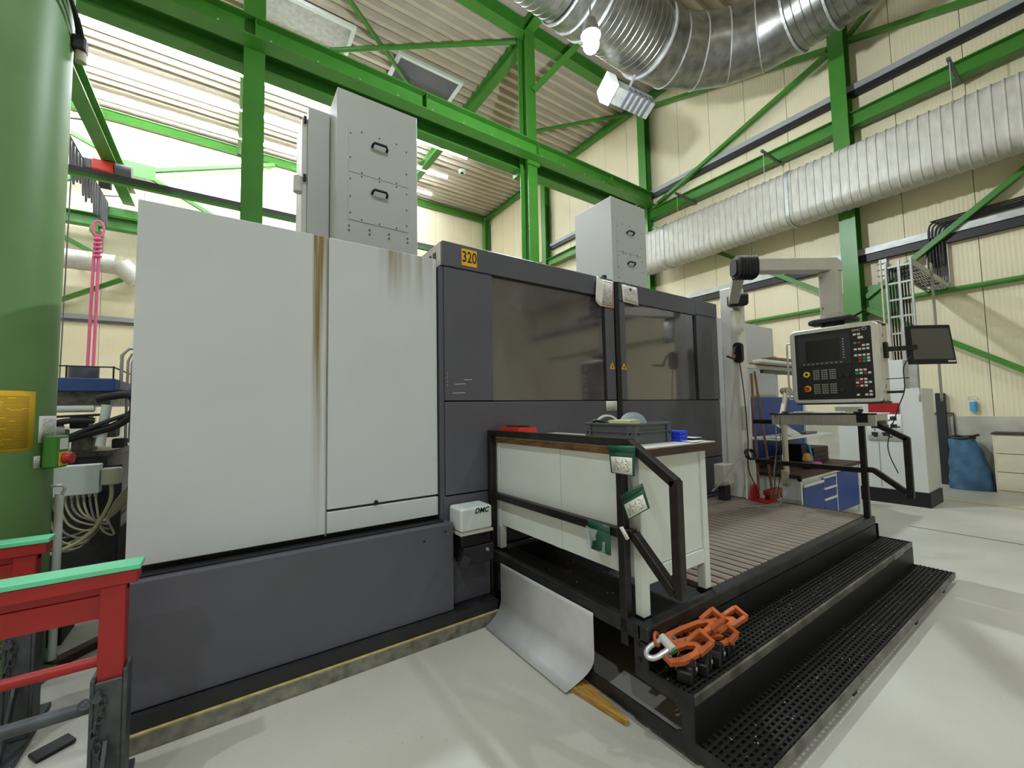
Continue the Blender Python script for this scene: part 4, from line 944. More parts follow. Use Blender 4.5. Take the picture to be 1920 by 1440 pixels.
# monitor on the pendant
t = thing('tablet_monitor', 'black framed monitor with grey screen on an arm at the pendant', 'monitor', (5.05, .87, 1.92))
A, B_, C_, D_ = Vector((4.86, .98, 2.26)), Vector((5.16, .77, 2.26)), Vector((5.24, .75, 1.94)), Vector((4.89, .98, 1.92))
C_ = A+(B_-A)+(D_-A)+Vector((.03, -.02, .0)); n_ = (B_-A).cross(D_-A).normalized()
if n_.dot(CAM-A) < 0: n_ = -n_
q = lambda u, v, o: (A*(1-u)+B_*u)*(1-v)+(D_*(1-u)+C_*u)*v+n_*o
mb = MB(); mb.loft([[q(0, 0, -.035), q(1, 0, -.035), q(1, 1, -.035), q(0, 1, -.035)], [q(0, 0, 0), q(1, 0, 0), q(1, 1, 0), q(0, 1, 0)]]); mb.build('frame', 'black', t, bevel=.006)
mb = MB(); mb.loft([[q(.06, .09, .0005), q(.94, .09, .0005), q(.94, .87, .0005), q(.06, .87, .0005)], [q(.06, .09, .002), q(.94, .09, .002), q(.94, .87, .002), q(.06, .87, .002)]]); mb.build('screen', 'screen_grey', t)
mb = MB(); mb.loft([[q(.80, .91, .0005), q(.97, .91, .0005), q(.97, .95, .0005), q(.80, .95, .0005)], [q(.80, .91, .0015), q(.97, .91, .0015), q(.97, .95, .0015), q(.80, .95, .0015)]]); mb.build('badge', 'key_light', t)
mb = MB(); mb.bar((4.745, 1.105, 2.06), (4.80, 1.04, 2.06), .03, .04); mb.bar((4.80, 1.04, 2.06), (4.93, .95, 2.07), .03, .04); mb.build('mount_arm', 'black', t)
box('clamp', 'black', t, 4.70, 1.09, 1.98, 4.76, 1.117, 2.12, .005)
MB().tube(cr([(4.88, .97, 2.0), (4.84, 1.02, 1.9), (4.86, 1.03, 1.7), (4.93, 1.10, 1.53), (4.99, 1.20, 1.2), (5.03, 1.15, .95)]), .004, 6).build('cable', 'cable_black', t, smooth=True)
t = thing('hanging_tag', 'small round beige tag hanging on a wire below the monitor', 'tag', (4.80, .93, 1.59))
MB().tube([(4.86, .93, 1.95), (4.84, .93, 1.66)], .002, 5).build('wire', 'cable_black', t); MB().cyl((4.84, .935, 1.625), (4.84, .928, 1.625), .034, 18).build('disc', 'hose_beige', t)

# shelf under the pendant, on the far railing
SH = thing('console_shelf', 'aluminium profile shelf resting on the far railing below the pendant', 'shelf', (5.05, 1.7, 1.425))
for x in (4.90, 5.22): box('side_profile', 'alu', SH, x, 1.25, 1.378, x+.04, 2.13, 1.485, .003)
box('end_profile', 'alu', SH, 4.942, 1.25, 1.4245, 5.218, 1.29, 1.485, .003); box('end_profile', 'alu', SH, 4.942, 2.09, 1.4245, 5.218, 2.13, 1.485, .003)
box('corner_cap', 'black', SH, 4.893, 1.305, 1.41, 4.899, 1.39, 1.488)
box('shelf_top', 'bench_white', SH, 4.885, 1.235, 1.486, 5.28, 2.145, 1.497, .002); box('edge_strip', 'black', SH, 4.878, 1.235, 1.484, 4.8845, 2.145, 1.499)
mb = MB(); mb.box(4.94, 1.52, 1.498, 5.06, 1.93, 1.515); tag(mb.build('keyboard', 'bench_white', bevel=.003), 'flat pale keyboard on the aluminium shelf', 'keyboard')
mb = MB(); mb.bar((4.93, 1.99, 1.508), (5.0, 2.05, 1.508), .05, .018); tag(mb.build('mouse', 'black', bevel=.008, seg=2), 'black mouse at the left end of the aluminium shelf', 'mouse')
mb = MB(); mb.box(4.93, 1.36, 1.498, 4.97, 1.42, 1.514); mb.box(4.95, 1.355, 1.514, 4.98, 1.39, 1.535); tag(mb.build('stapler', 'black', bevel=.003), 'small black and beige item at the right end of the aluminium shelf', 'desk item')
tag(MB().box(5.10, 1.42, 1.498, 5.2, 1.62, 1.56).build('carton', 'hose_beige', bevel=.003), 'small beige box behind the keyboard on the shelf', 'box')
for k, (y, x) in enumerate(((2.09, 4.90), (2.05, 4.905))):
    tag(MB().tube([(x, y, 1.49), (x-.015, y, 1.2), (x-.02, y+.01, .9), (x-.04, y+.05, .62)], .004, 6).build('hanging_cable', 'cable_black', smooth=True), ('left', 'right')[k]+' thin black cable hanging from the left end of the shelf', 'cable')

# ------------------------------------------------------------------ around the mast
def broom(label, foot, top, kind):
    foot, top = Vector(foot), Vector(top); t = thing('broom' if kind == 'broom' else 'dustpan', label, kind, foot); d = (top-foot).normalized()
    MB().tube([foot+d*.12, foot+d*.6+Vector((.006, 0, 0)), top], .014, 8).build('handle', 'broom_wood', t, smooth=True); return t, d
b1, d1 = broom('broom with wooden handle and red bristle head leaning by the mast', (5.22, 2.30, .507), (5.28, 2.46, 2.0), 'broom')
box('head', 'dark_red', b1, 5.07, 2.26, .56, 5.13+.25, 2.34, .62, .006); mb = MB()
for k in range(28): mb.bar((5.08+k*.0105, 2.27+(k % 2)*.05, .56), (5.078+k*.0107, 2.265+(k % 2)*.06, .5075), .012, .012)
stuff(mb.build('bristles', 'dark_red', b1))
b2, d2 = broom('red dustpan with long wooden handle leaning by the mast', (5.02, 2.36, .507), (5.20, 2.46, 1.97), 'dustpan')
mb = MB(); mb.prism([(4.90, 2.22), (5.16, 2.22), (5.12, 2.42), (4.94, 2.42)], 'z', .508, .516); mb.build('pan', 'red', b2)
mb = MB(); mb.prism([(4.93, .516), (5.13, .516), (5.10, .64), (5.03, .70), (4.96, .64)], 'y', 2.40, 2.42); mb.build('pan_back', 'red', b2, bevel=.004)
t = thing('socket_box', 'small light grey socket box on the platform behind the bench', 'socket box', (4.75, 2.6, .507))
box('housing', 'arm_grey', t, 4.66, 2.55, .68, 4.86, 2.68, .92, .01); box('stand', 'charcoal_dark', t, 4.70, 2.58, .507, 4.82, 2.66, .679)
pts = [(4.40+.012*k, 2.52+.018*math.cos(k*1.9), .72+.018*math.sin(k*1.9)) for k in range(24)]
tag(MB().tube(pts, .005, 6).build('coiled_cable', 'cable_grey', smooth=True), 'grey coiled cable beside the socket box', 'cable')
t = thing('hose_coil', 'black hose coiled and hooked on the foot of the mast', 'hose', (4.93, 2.40, .95))
for k in range(4): MB().tube(arc((4.93+.004*k, 2.41-.012*k, 1.03), .075+.004*(k % 2), 0, 2*math.pi*.98, 22, (1, 0, .1), (0, .3, .7)), .007, 6).build('loop', 'cable_black', t, smooth=True)
MB().tube(cr([(4.86, 2.41, 1.03), (4.72, 2.43, .98), (4.5, 2.48, .78), (4.38, 2.55, .66)]), .008, 6).build('hose_end', 'cable_grey', t, smooth=True)
tag(MB().tube(cr([(4.5, 2.3, .513), (4.75, 2.2, .513), (4.95, 2.12, .516), (5.03, 2.16, .62), (4.99, 2.18, .80), (4.90, 2.1, 1.1), (4.87, 2.08, 1.45)]), .006, 6).build('floor_cable', 'cable_grey', smooth=True), 'grey cable lying on the slats and rising to the shelf', 'cable')

# ------------------------------------------------------------------ blue workbench behind the platform
BB = thing('blue_workbench', 'workbench with blue drawers and brown worktop behind the platform', 'workbench', (6.7, 2.5, 0))
X1, X2, Y1, Y2, ZB = 5.68, 7.74, 2.19, 2.90, .735
box('worktop', 'wood_dark', BB, X1, Y1-.01, ZB-.045, X2, Y2, ZB, .004)
box('frame_rail', 'bench_white', BB, X1+.02, Y1+.005, ZB-.075, X2-.02, Y1+.04, ZB-.046)
for x in (X1+.02, X2-.06):
    for y in (Y1+.005, Y2-.06): box('leg', 'bench_white', BB, x, y, 0, x+.04, y+.04, ZB-.046)
box('end_panel', 'bench_white', BB, X1+.03, Y1+.05, .12, X1+.045, Y2-.07, ZB-.05)
cab = box('drawer_cabinet', 'bench_white', BB, X1+.08, Y1+.03, .10, X2-.08, Y2-.1, ZB-.08)
xs_ = [X1+.09, X1+.09+.62, X1+.09+1.06, X2-.09]
dr = box('door', 'blue', cab, xs_[0], Y1+.008, .12, xs_[1]-.01, Y1+.028, ZB-.16); box('handle_strip', 'bench_white', dr, xs_[0], Y1-.004, ZB-.155, xs_[1]-.01, Y1+.008, ZB-.125)
for z0, z1 in ((.12, .36), (.37, .50), (.51, ZB-.09)):
    dr = box('drawer', 'blue', cab, xs_[1], Y1+.008, z0, xs_[2]-.02, Y1+.028, z1-.025); box('handle_strip', 'bench_white', dr, xs_[1], Y1-.004, z1-.024, xs_[2]-.02, Y1+.02, z1-.004)
box('door', 'blue', cab, xs_[2], Y1+.008, .12, xs_[3], Y1+.028, ZB-.09); box('cabinet_frame', 'bench_white', cab, xs_[2]-.018, Y1+.004, .10, xs_[2]-.002, Y1+.029, ZB-.085)
# back board with shelf
bk = box('back_board', 'blue', BB, X1+.30, Y2-.02, ZB+.10, 7.72, Y2+.0, 1.10); box('back_board', 'blue', BB, X1+.30, Y2-.02, 1.16, 7.72, Y2, 1.70)
for x in (X1+.24, 7.73): box('upright', 'bench_white', BB, x, Y2-.045, ZB+.001, x+.055, Y2-.005, 1.74)
box('upper_shelf', 'bench_white', BB, X1+.06, 2.42, 1.135, 7.5, 2.84, 1.155)
# on the shelf and bench
for k, (lb, TL, TR, BR, BL, mt) in enumerate((('white paper sheets at the left of the blue bench shelf', (5.9, 2.75, 1.162), (6.4, 2.75, 1.162), (6.35, 2.45, 1.162), (5.75, 2.45, 1.166), 'paper_plain'), ('printed sheet propped up on the blue bench shelf', (6.0, 2.62, 1.36), (6.28, 2.62, 1.36), (6.55, 2.46, 1.16), (6.22, 2.46, 1.16), 'print_white'))):
    tag(sheet('paper_sheet', mt, None, TL, TR, BR, BL, 3, 3, thick=.003), lb, 'paper')
tag(MB().box(6.75, 2.5, 1.156, 7.15, 2.72, 1.19).build('binder', 'charcoal', bevel=.004), 'dark flat binder on the blue bench shelf', 'binder')
t = thing('wooden_box', 'dark brown wooden box at the back of the blue bench', 'box', (7.3, 2.6, ZB))
for k in range(3): box('board', 'wood_dark', t, 6.98, 2.50, ZB+.001+k*.075, 7.52, 2.80, ZB+.07+k*.075, .004)
tag(MB().box(6.72, 2.55, ZB+.001, 6.94, 2.75, ZB+.28).build('dark_bin', 'black', bevel=.01), 'black bin beside the wooden box on the blue bench', 'bin')
t = thing('glove_pile', 'heap of gloves and rags on the blue bench', 'gloves', (6.5, 2.35, ZB))
for (x, y, z, r, m_) in ((6.38, 2.36, .05, .10, 'charcoal_dark'), (6.55, 2.33, .04, .11, 'magenta'), (6.68, 2.36, .04, .10, 'black'), (6.47, 2.40, .10, .08, 'plank_wood'), (6.62, 2.42, .09, .06, 'blue')):
    rings = []
    for i in range(1, 8):
        a = math.pi*i/8; rings.append([(x+r*math.sin(a)*math.cos(2*math.pi*j/12)*(1+.25*math.sin(3*j+i)), y+r*.6*math.sin(a)*math.sin(2*math.pi*j/12)*(1+.2*math.cos(2*j+i)), ZB+max(.002, z-z*math.cos(a)*1.0)) for j in range(12)])
    MB().loft(rings).build('glove', m_, t, smooth=True)
tag(MB().tube([(6.60, 2.38, ZB+.02), (6.56, 2.40, ZB+.30)], .016, 8).build('spray_tube', 'light_blue', smooth=True), 'light blue tube standing in the heap of gloves', 'tube')
t = thing('bench_lamp', 'beige jointed lamp clamped to the blue bench', 'lamp', (5.72, 2.45, .74))
MB().cyl((5.72, 2.35, .737), (5.72, 2.35, 1.40), .032, 14).build('post', 'hose_beige', t, smooth=True); MB().cyl((5.72, 2.30, 1.40), (5.72, 2.40, 1.40), .05, 18).build('joint', 'hose_beige', t, smooth=True)
MB().bar((5.72, 2.37, 1.44), (6.08, 2.45, 1.76), .05, .05).build('arm', 'hose_beige', t, bevel=.006); MB().cyl((6.05, 2.40, 1.77), (6.11, 2.50, 1.77), .045, 14).build('joint', 'hose_beige', t, smooth=True)
MB().bar((6.08, 2.45, 1.76), (6.45, 2.38, 1.70), .06, .05).build('head', 'hose_beige', t, bevel=.01); box('clamp', 'hose_beige', t, 5.66, 2.31, .62, 5.679, 2.39, .78, .004)
# rack of boards beyond the mast
t = thing('board_rack', 'grey cantilever rack carrying thin boards right of the machine', 'rack', (6.2, 2.7, 0))
box('post', 'mast_white', t, 7.05, 2.98, 0, 7.13, 3.06, 2.35); box('arm', 'mast_white', t, 5.42, 2.66, 2.07, 7.13, 2.72, 2.12); box('backplate', 'mast_white', t, 7.05, 2.73, 2.05, 7.1, 2.975, 2.14)
for k, (m_, x0, z) in enumerate((('wood_edge', 5.75, 2.125), ('wood_dark', 5.95, 2.165), ('bench_white', 5.5, 2.125), ('wood_edge', 6.1, 2.205))):
    lb = ('light brown board lying second on the rack', 'dark brown board higher on the rack', 'white board at the bottom of the rack stack', 'short brown board topmost on the rack')[k]
    y0 = 2.60 if k != 2 else 2.44
    tag(MB().box(x0, y0, z, 7.0, y0+.14, z+.035).build('board', m_, bevel=.003), lb, 'board', 'boards on the rack')
tag(MB().box(5.95, 2.66, 2.02, 6.95, 2.70, 2.065).build('hanging_bundle', 'pouch_green'), 'green bundle hanging below the board rack', 'bundle')

# ------------------------------------------------------------------ grey cabinet and the right wall
GC = thing('switch_cabinet', 'tall light grey switch cabinet with black plinth at the right', 'cabinet', (9.0, 2.2, 0))
box('plinth', 'black', GC, 8.68, 1.635, 0, 9.42, 2.75, .215); box('body', 'cabinet_grey', GC, 8.70, 1.655, .216, 9.40, 2.73, 1.80, .006)
box('upper_body', 'cabinet_grey', GC, 8.70, 1.84, 1.801, 9.05, 2.73, 2.255, .006); box('door_seam', 'charcoal', GC, 8.697, 2.195, .25, 8.6995, 2.20, 1.78)
box('cable_duct', 'galv_dull', GC, 8.72, 1.69, 1.801, 8.80, 1.78, 2.25); MB().cyl((8.698, 2.25, 1.0), (8.68, 2.25, 1.0), .02, 12).build('lock', 'zinc', GC)
t = thing('picture_poster', 'white poster with small pictures and text on the grey cabinet', 'poster', (8.69, 2.1, .97))
ps = sheet('sheet', 'print_poster', t, (8.692, 2.33, 1.40), (8.692, 1.905, 1.40), (8.692, 1.905, .98), (8.692, 2.33, .98), thick=.002)
for y, z in ((2.0, 1.33), (2.0, 1.21), (2.16, 1.32), (2.24, 1.20), (2.24, 1.08), (2.10, 1.08), (2.10, 1.20), (1.99, 1.09)): box('picture', 'charcoal_dark', ps, 8.688, y-.04, z-.025, 8.6905, y+.04, z+.035)
tag(MB().box(8.686, 1.92, 1.42, 8.694, 2.30, 1.58).build('red_sign', 'red'), 'plain red sign above the picture poster on the cabinet', 'sign')
t = thing('drawer_unit', 'beige drawer unit standing against the right wall', 'cabinet', (11.2, .6, 0))
box('body', 'drawer_beige', t, 11.0, -.1, 0, 11.47, 1.245, 1.0, .004); box('top', 'wood_dark', t, 10.98, -.12, 1.001, 11.48, 1.255, 1.03)
for k in range(3):
    d_ = box('drawer', 'drawer_beige', t, 10.982, -.08, .05+k*.315, 10.998, 1.22, .345+k*.315, .004); box('handle', 'charcoal', d_, 10.974, .35, .26+k*.315, 10.981, .75, .275+k*.315)
t = thing('blue_sack', 'full blue plastic sack with black rim leaning by the right wall', 'sack', (11.15, 1.55, 0))
rings = []
for i in range(13):
    v = i/12; z = .004+v*.90; ya, yb_ = 1.27+.20*v**1.6, 1.83-.03*v; xa, xb = 10.90+.10*v, 11.40-.06*v; r_ = []
    for j in range(22):
        a = 2*math.pi*j/22; e = 1+.05*math.sin(3*a+i*1.3)+.03*math.sin(7*a-i)
        sx = math.copysign(abs(math.cos(a))**.7, math.cos(a)); sy = math.copysign(abs(math.sin(a))**.7, math.sin(a)); r_.append(((xa+xb)/2+(xb-xa)/2*sx*e, (ya+yb_)/2+(yb_-ya)/2*sy*e, z))
    rings.append(r_)
MB().loft(rings).build('bag', 'blue_bag', t, smooth=True)
mb = MB(); mb.tube([(p[0]*1.0+.0, p[1], .925+.012*math.sin(j)) for j, p in enumerate(rings[-1])], .022, 8, closed=True); mb.bar((11.0, 1.50, .95), (11.1, 1.42, .98), .05, .03); mb.build('rim', 'black', t, smooth=True)
t = thing('soap_dispenser', 'light blue bottle in a wire holder on the cream wall', 'bottle', (11.45, 1.49, 1.4))
MB().cyl((11.44, 1.49, 1.40), (11.44, 1.49, 1.57), .05, 16).build('bottle', 'light_blue', t, smooth=True); MB().cyl((11.44, 1.49, 1.571), (11.44, 1.49, 1.60), .03, 12).build('cap', 'mast_white', t)
MB().tube([(11.49, 1.44, 1.62), (11.44, 1.43, 1.66), (11.44, 1.55, 1.66), (11.49, 1.55, 1.62)], .005, 6).build('wire_holder', 'galv_dull', t)
tag(MB().tube([(11.46, 2.6, 1.36), (11.46, 1.76, 1.36), (11.46, 1.76, .93)], .016, 8).build('wall_pipe', 'grey_steel', smooth=True), 'thin grey pipe on the wall above the blue sack', 'pipe')
tag(MB().box(11.38, 1.85, 0, 11.48, 1.98, 1.75).build('wall_post', 'charcoal_dark', bevel=.004), 'dark narrow post between the cabinet and the blue sack', 'post')
tag(MB().box(9.56, -4, 0, 9.63, 6, .003).build('floor_line', 'line_yellow'), 'faint worn yellow line on the floor beyond the cabinet', 'floor line')
tag(MB().box(7.25, -8, 0, 7.27, 1.6, .002).build('floor_joint', 'grey_steel'), 'thin dark floor joint right of the steps', 'floor joint')

# ------------------------------------------------------------------ jib crane column at the left
JC = Vector((-1.27, 3.90, 0)); JR = .35
JB = thing('jib_column', 'thick green jib crane column at the left edge', 'column', JC)
MB().cyl(JC+Vector((0, 0, .04)), JC+Vector((0, 0, 6.2)), JR, 56).build('pipe', 'jib_green', JB, smooth=True)
MB().cyl(JC, JC+Vector((0, 0, .04)), .41, 40).build('base_flange', 'jib_green', JB)
def onjib(az, z, out=0.):
    """point on the pipe: az measured from the direction facing the camera, positive to the right of the picture"""
    d = Vector((-JC.x, -JC.y, 0)).normalized(); r = Vector((-d.y, d.x, 0)); return JC+Vector((0, 0, z))+(d*math.cos(az)+r*math.sin(az))*(JR+out), (d*math.cos(az)+r*math.sin(az)), (r*math.cos(az)-d*math.sin(az))
def wrap(name, material, parent, a0, a1, z0, z1, out=.002, n=8):
    mb = MB(); mb.uv = []
    for i in range(n+1):
        for j, z in enumerate((z0, z1)): mb.v.append(tuple(onjib(a0+(a1-a0)*i/n, z, out)[0])); mb.uv.append((i/n, j))
    for i in range(n): mb.f.append((2*i, 2*i+2, 2*i+3, 2*i+1))
    o = mb.build(name, material, parent, smooth=True); md = o.modifiers.new('t', 'SOLIDIFY'); md.thickness = .001; return o
tag(wrap('yellow_notice', 'print_yellow', None, -.95, .75, 1.405, 1.76), 'yellow printed notice sheet wrapped on the green column', 'notice')
tag(wrap('white_notice', 'print_white', None, .83, 1.42, 1.445, 1.61), 'small white printed notice right of the yellow sheet', 'notice')
tag(wrap('white_sticker', 'print_card', None, .77, .89, 1.292, 1.365), 'tiny white sticker below the yellow notice', 'sticker')
sw = thing('main_switch', 'green main switch box with red rotary knob on the green column', 'switch', onjib(1.0, 1.28)[0])
p, nn, rr_ = onjib(1.0, 1.385, .012); mb = MB(); mb.bar(p+nn*.0, p+nn*.075, .11, .20); mb.build('box', 'green', sw, bevel=.008)
f = p+nn*.076; mb = MB(); mb.bar(f+Vector((0, 0, -.045)), f+Vector((0, 0, -.045))+nn*.004, .085, .085); mb.build('yellow_plate', 'yellow', sw)
MB().cyl(f+Vector((0, 0, -.045))+nn*.005, f+Vector((0, 0, -.045))+nn*.045, .034, 20).build('rotary_knob', 'key_red', sw, smooth=True)
mb = MB(); mb.bar(f+Vector((0, 0, .048)), f+Vector((0, 0, .048))+nn*.002, .075, .07); mb.build('label_plate', 'paper_plain', sw)
p, nn, rr_ = onjib(1.25, 1.16, .0); tag(MB().tube([p, p+nn*.05, p+nn*.065+Vector((0, 0, -.02)), p+nn*.05+Vector((0, 0, -.06))], .009, 8).build('steel_hook', 'zinc', smooth=True), 'steel hook on the green column below the switch', 'hook')
p, nn, rr_ = onjib(1.42, 0, .03); tag(MB().cyl((p.x, p.y, .05), (p.x, p.y, 1.10), .022, 12).build('conduit', 'bench_white', smooth=True), 'white conduit pipe running down the green column', 'pipe')
t = thing('cable_loop', 'black cable loop with small lamp near the top of the green column', 'cable', onjib(1.1, 3.7)[0])
for k in range(3):
    pts = [onjib(.62+.085*i, 4.55-.036*i-.05*k, .02+.018*k)[0] for i in range(11)]; MB().tube(pts, .011, 6).build('cable', 'cable_black', t, smooth=True)
p, nn, rr_ = onjib(1.30, 4.17, .0); mb = MB(); mb.bar(p, p+nn*.07, .09, .10); mb.build('socket', 'charcoal_dark', t, bevel=.01)
MB().cyl(p+nn*.04+Vector((0, 0, -.12)), p+nn*.04+Vector((0, 0, -.05)), .03, 12).build('lamp_tip', 'hose_beige', t, smooth=True)

# ------------------------------------------------------------------ red trestles
def trestle(label, xr, y, xl, zt=.985):
    t = thing('trestle', label, 'trestle', ((xr+xl)/2, y, 0), 'red and grey height adjustable trestles')
    box('top_pad', 'mint', t, xl, y-.055, zt-.022, xr, y+.055, zt, .003)
    tb = MB(); tb.box(xl, y-.05, zt-.075, xr-.01, y+.05, zt-.0225); tb.box(xl, y-.02, zt-.11, xr-.045, y+.03, zt-.0755); tb.build('top_beam', 'red', t, bevel=.003)
    box('web_plate', 'red', t, xl, y-.025, zt-.20, xr-.125, y+.01, zt-.111)
    for x in (xr-.045, xl+.125):
        ps_ = box('inner_post', 'red', t, x-.08, y-.04, .22, x, y+.04, zt-.0755, .003)
        if x == xr-.045:
            sl = MB(); sl.box(x-.095, y-.055, .03, x-.081, y+.055, .56); sl.box(x+.001, y-.055, .03, x+.015, y+.055, .575); sl.box(x-.081, y-.055, .03, x+.001, y-.041, .545); sl.box(x-.081, y+.041, .03, x+.001, y+.055, .545)
        else:
            sl = MB(); sl.box(x-.095, y-.055, .03, x-.081, y+.055, .55); sl.box(x+.001, y-.055, .03, x+.015, y+.055, .55); sl.box(x-.081, y-.055, .03, x+.001, y-.041, .55); sl.box(x-.081, y+.041, .03, x+.001, y+.055, .55)
        so = sl.build('outer_sleeve', 'grey_steel', t, bevel=.003)
        ft = MB(); ft.box(x-.09, y-.26, 0, x+.01, y+.26, .029); ft.build('foot', 'grey_steel', t, bevel=.003)
        for s_ in (-1, 1):
            MB().bar((x-.04, y+s_*.24, .03), (x-.04, y+s_*.06, .32), .012, .05).build('gusset', 'grey_steel', t)
        MB().cyl((x-.07, y-.056, .50), (x-.07, y-.085, .50), .016, 10).build('lock_pin', 'grey_steel', so)
        for k in range(9):
            zc = .50-.028*k; c_ = Vector((x-.065+.012*math.sin(k*.9), y-.066, zc)); a = (1, 0, 0) if k % 2 else (.3, .95, 0)
            MB().tube(arc(c_, .017, 0, 2*math.pi*.97, 10, Vector(a)*.65, (0, 0, 1.15)), .0045, 5).build('chain_link', 'grey_steel', so, smooth=True)
        MB().tube(arc((x-.105, y-.066, .485), .017, 0, 2*math.pi*.97, 14, (1, 0, 0), (0, .5, .8)), .0045, 6).build('pull_ring', 'grey_steel', so, smooth=True)
    MB().cyl((xl+.125, y, .61), (xr-.126, y, .61), .021, 14).build('cross_bar', 'red', t, smooth=True)
    MB().cyl((xl+.14, y, .44), (xr-.14, y, .44), .025, 14).build('lower_cross_bar', 'grey_steel', t, smooth=True)
    return t
trestle('front red trestle with mint green top pad beside the charcoal base', -.283, 2.40, -1.35); trestle('rear red trestle with mint green top pad before the green column', -.735, 3.18, -1.80)
t = thing('dark_box', 'dark metal box with pale lid on the floor behind the rear trestle', 'box', (-1.0, 4.45, 0))
box('body', 'charcoal_dark', t, -1.18, 4.30, 0, -.93, 4.62, .17, .004); box('lid', 'hose_beige', t, -1.19, 4.29, .171, -.92, 4.63, .182)
tag(MB().tube([(-1.2, 4.70, .012), (-.98, 4.68, .012), (-.80, 4.76, .012), (-.5, 4.95, .012)], .012, 8).build('floor_hose', 'mast_white', smooth=True), 'white hose lying on the lit floor behind the trestles', 'hose')
mb = MB(); mb.bar((-.72, 2.96, .012), (-.60, 3.03, .016), .09, .016); tag(mb.build('floor_pedal', 'black', bevel=.004), 'flat black plate on the floor between the trestles', 'plate')
mb = MB(); mb.bar((-.90, 3.92, .025), (-.50, 4.38, .025), .08, .05); tag(mb.build('timber_block', 'wood_dark', bevel=.004), 'dark timber lying on the lit floor behind the trestles', 'timber')

# ------------------------------------------------------------------ hydraulic machine behind the column
HM = thing('hydraulic_machine', 'dark hydraulic machine with blue head and black hoses behind the green column', 'machine', (-1.15, 6.2, 0))
box('sump_tray', 'machine_dark', HM, -2.4, 5.9, 0, -.90, 7.4, .42, .006); box('pedestal', 'machine_dark', HM, -2.3, 6.0, .421, -1.02, 7.2, 1.18, .01)
box('bed', 'machine_grey', HM, -2.2, 6.05, 1.181, -.98, 7.1, 1.24)
hd_ = box('head', 'navy', HM, -2.4, 6.0, 1.86, -.98, 7.3, 2.00, .01); box('head_lower', 'machine_grey', HM, -2.4, 6.05, 1.72, -1.02, 7.2, 1.859)
for x in (-1.35, -1.0): MB().cyl((x, 6.02, 2.0), (x, 6.02, 2.13), .008, 6).build('guard_post', 'cable_black', hd_)
MB().tube([(-2.3, 6.02, 2.12), (-1.0, 6.02, 2.12), (-1.0, 7.0, 2.12)], .008, 6).build('guard_rail', 'cable_black', hd_); MB().cyl((-1.28, 6.3, 2.0), (-1.28, 6.3, 2.14), .12, 18).build('fan_cap', 'charcoal', hd_, smooth=True)
MB().cyl((-2.2, 5.95, 1.68), (-1.12, 5.95, 1.68), .035, 14).build('pipe', 'light_box', HM, smooth=True)
MB().cyl((-1.06, 5.9, 1.30), (-1.02, 5.9, 1.72), .04, 14).build('hydraulic_cylinder', 'light_box', HM, smooth=True)
for pts, r_, m_ in (([(-1.1, 5.9, 1.78), (-.86, 5.9, 1.82), (-.80, 5.9, 1.68), (-.95, 5.88, 1.5), (-1.3, 5.86, 1.38), (-1.5, 5.86, 1.2)], .04, 'rubber'), ([(-1.0, 6.1, 1.86), (-.72, 6.1, 1.80), (-.70, 6.1, 1.62), (-.80, 6.1, 1.5)], .035, 'rubber'),
                    ([(-1.7, 5.85, 1.4), (-1.35, 5.85, 1.55), (-1.1, 5.86, 1.56)], .03, 'rubber'), ([(-1.6, 5.84, 1.25), (-1.25, 5.84, 1.42), (-1.0, 5.84, 1.55), (-.85, 5.9, 1.62)], .022, 'machine_dark')):
    MB().tube(cr(pts), r_, 10).build('hose', m_, HM, smooth=True)
for k in range(5): MB().tube([(-.93+k*.035, 6.3, 1.3), (-.93+k*.035, 6.3, 2.22-.02*k), (-.90+k*.03, 6.3, 2.30), (-.70, 6.32, 2.34)], .013, 8).build('steel_pipe', 'galv_dull', HM, smooth=True)
MB().tube([(-.98, 6.28, 1.9), (-.98, 6.28, 2.28), (-.92, 6.28, 2.36), (-.70, 6.28, 2.38)], .016, 8).build('steel_pipe', 'galv_dull', HM, smooth=True)
for x, y, z, s_, m_ in ((-1.45, 5.98, 1.30, .22, 'machine_dark'), (-1.20, 5.95, 1.27, .16, 'machine_grey'), (-1.02, 6.0, 1.40, .12, 'machine_grey'), (-1.62, 6.0, 1.52, .2, 'black'), (-1.25, 6.05, 1.50, .14, 'machine_dark'), (-.95, 6.05, 1.28, .10, 'machine_dark')):
    MB().box(x-s_/2, y, z-.02, x+s_/2, y+.2, z+s_*.8).build('valve_block', m_, HM, bevel=.01)
MB().cyl((-1.55, 5.85, 1.45), (-1.35, 5.95, 1.47), .10, 20).build('motor', 'galv_dull', HM, smooth=True); MB().cyl((-1.5, 6.0, 1.60), (-1.05, 6.0, 1.62), .012, 8).build('tie_rod', 'charcoal', HM)
t = thing('small_cabinet', 'dark cabinet with white notice at the machine edge', 'cabinet', (-.72, 6.6, 0)); box('body', 'charcoal_dark', t, -.83, 6.5, .0, -.50, 6.9, 1.55, .006); box('notice', 'paper_plain', t, -.80, 6.495, 1.20, -.70, 6.499, 1.48)
t = thing('junction_box', 'white junction box with a bundle of cables right of the green column', 'junction box', (-1.12, 4.9, .9))
box('housing', 'light_box', t, -1.45, 4.85, .96, -.87, 4.98, 1.20, .006); box('side_socket', 'arm_grey', t, -.865, 4.86, 1.02, -.74, 4.96, 1.16, .01)
box('bracket', 'machine_dark', t, -1.2, 4.985, .60, -1.1, 5.85, 1.10)
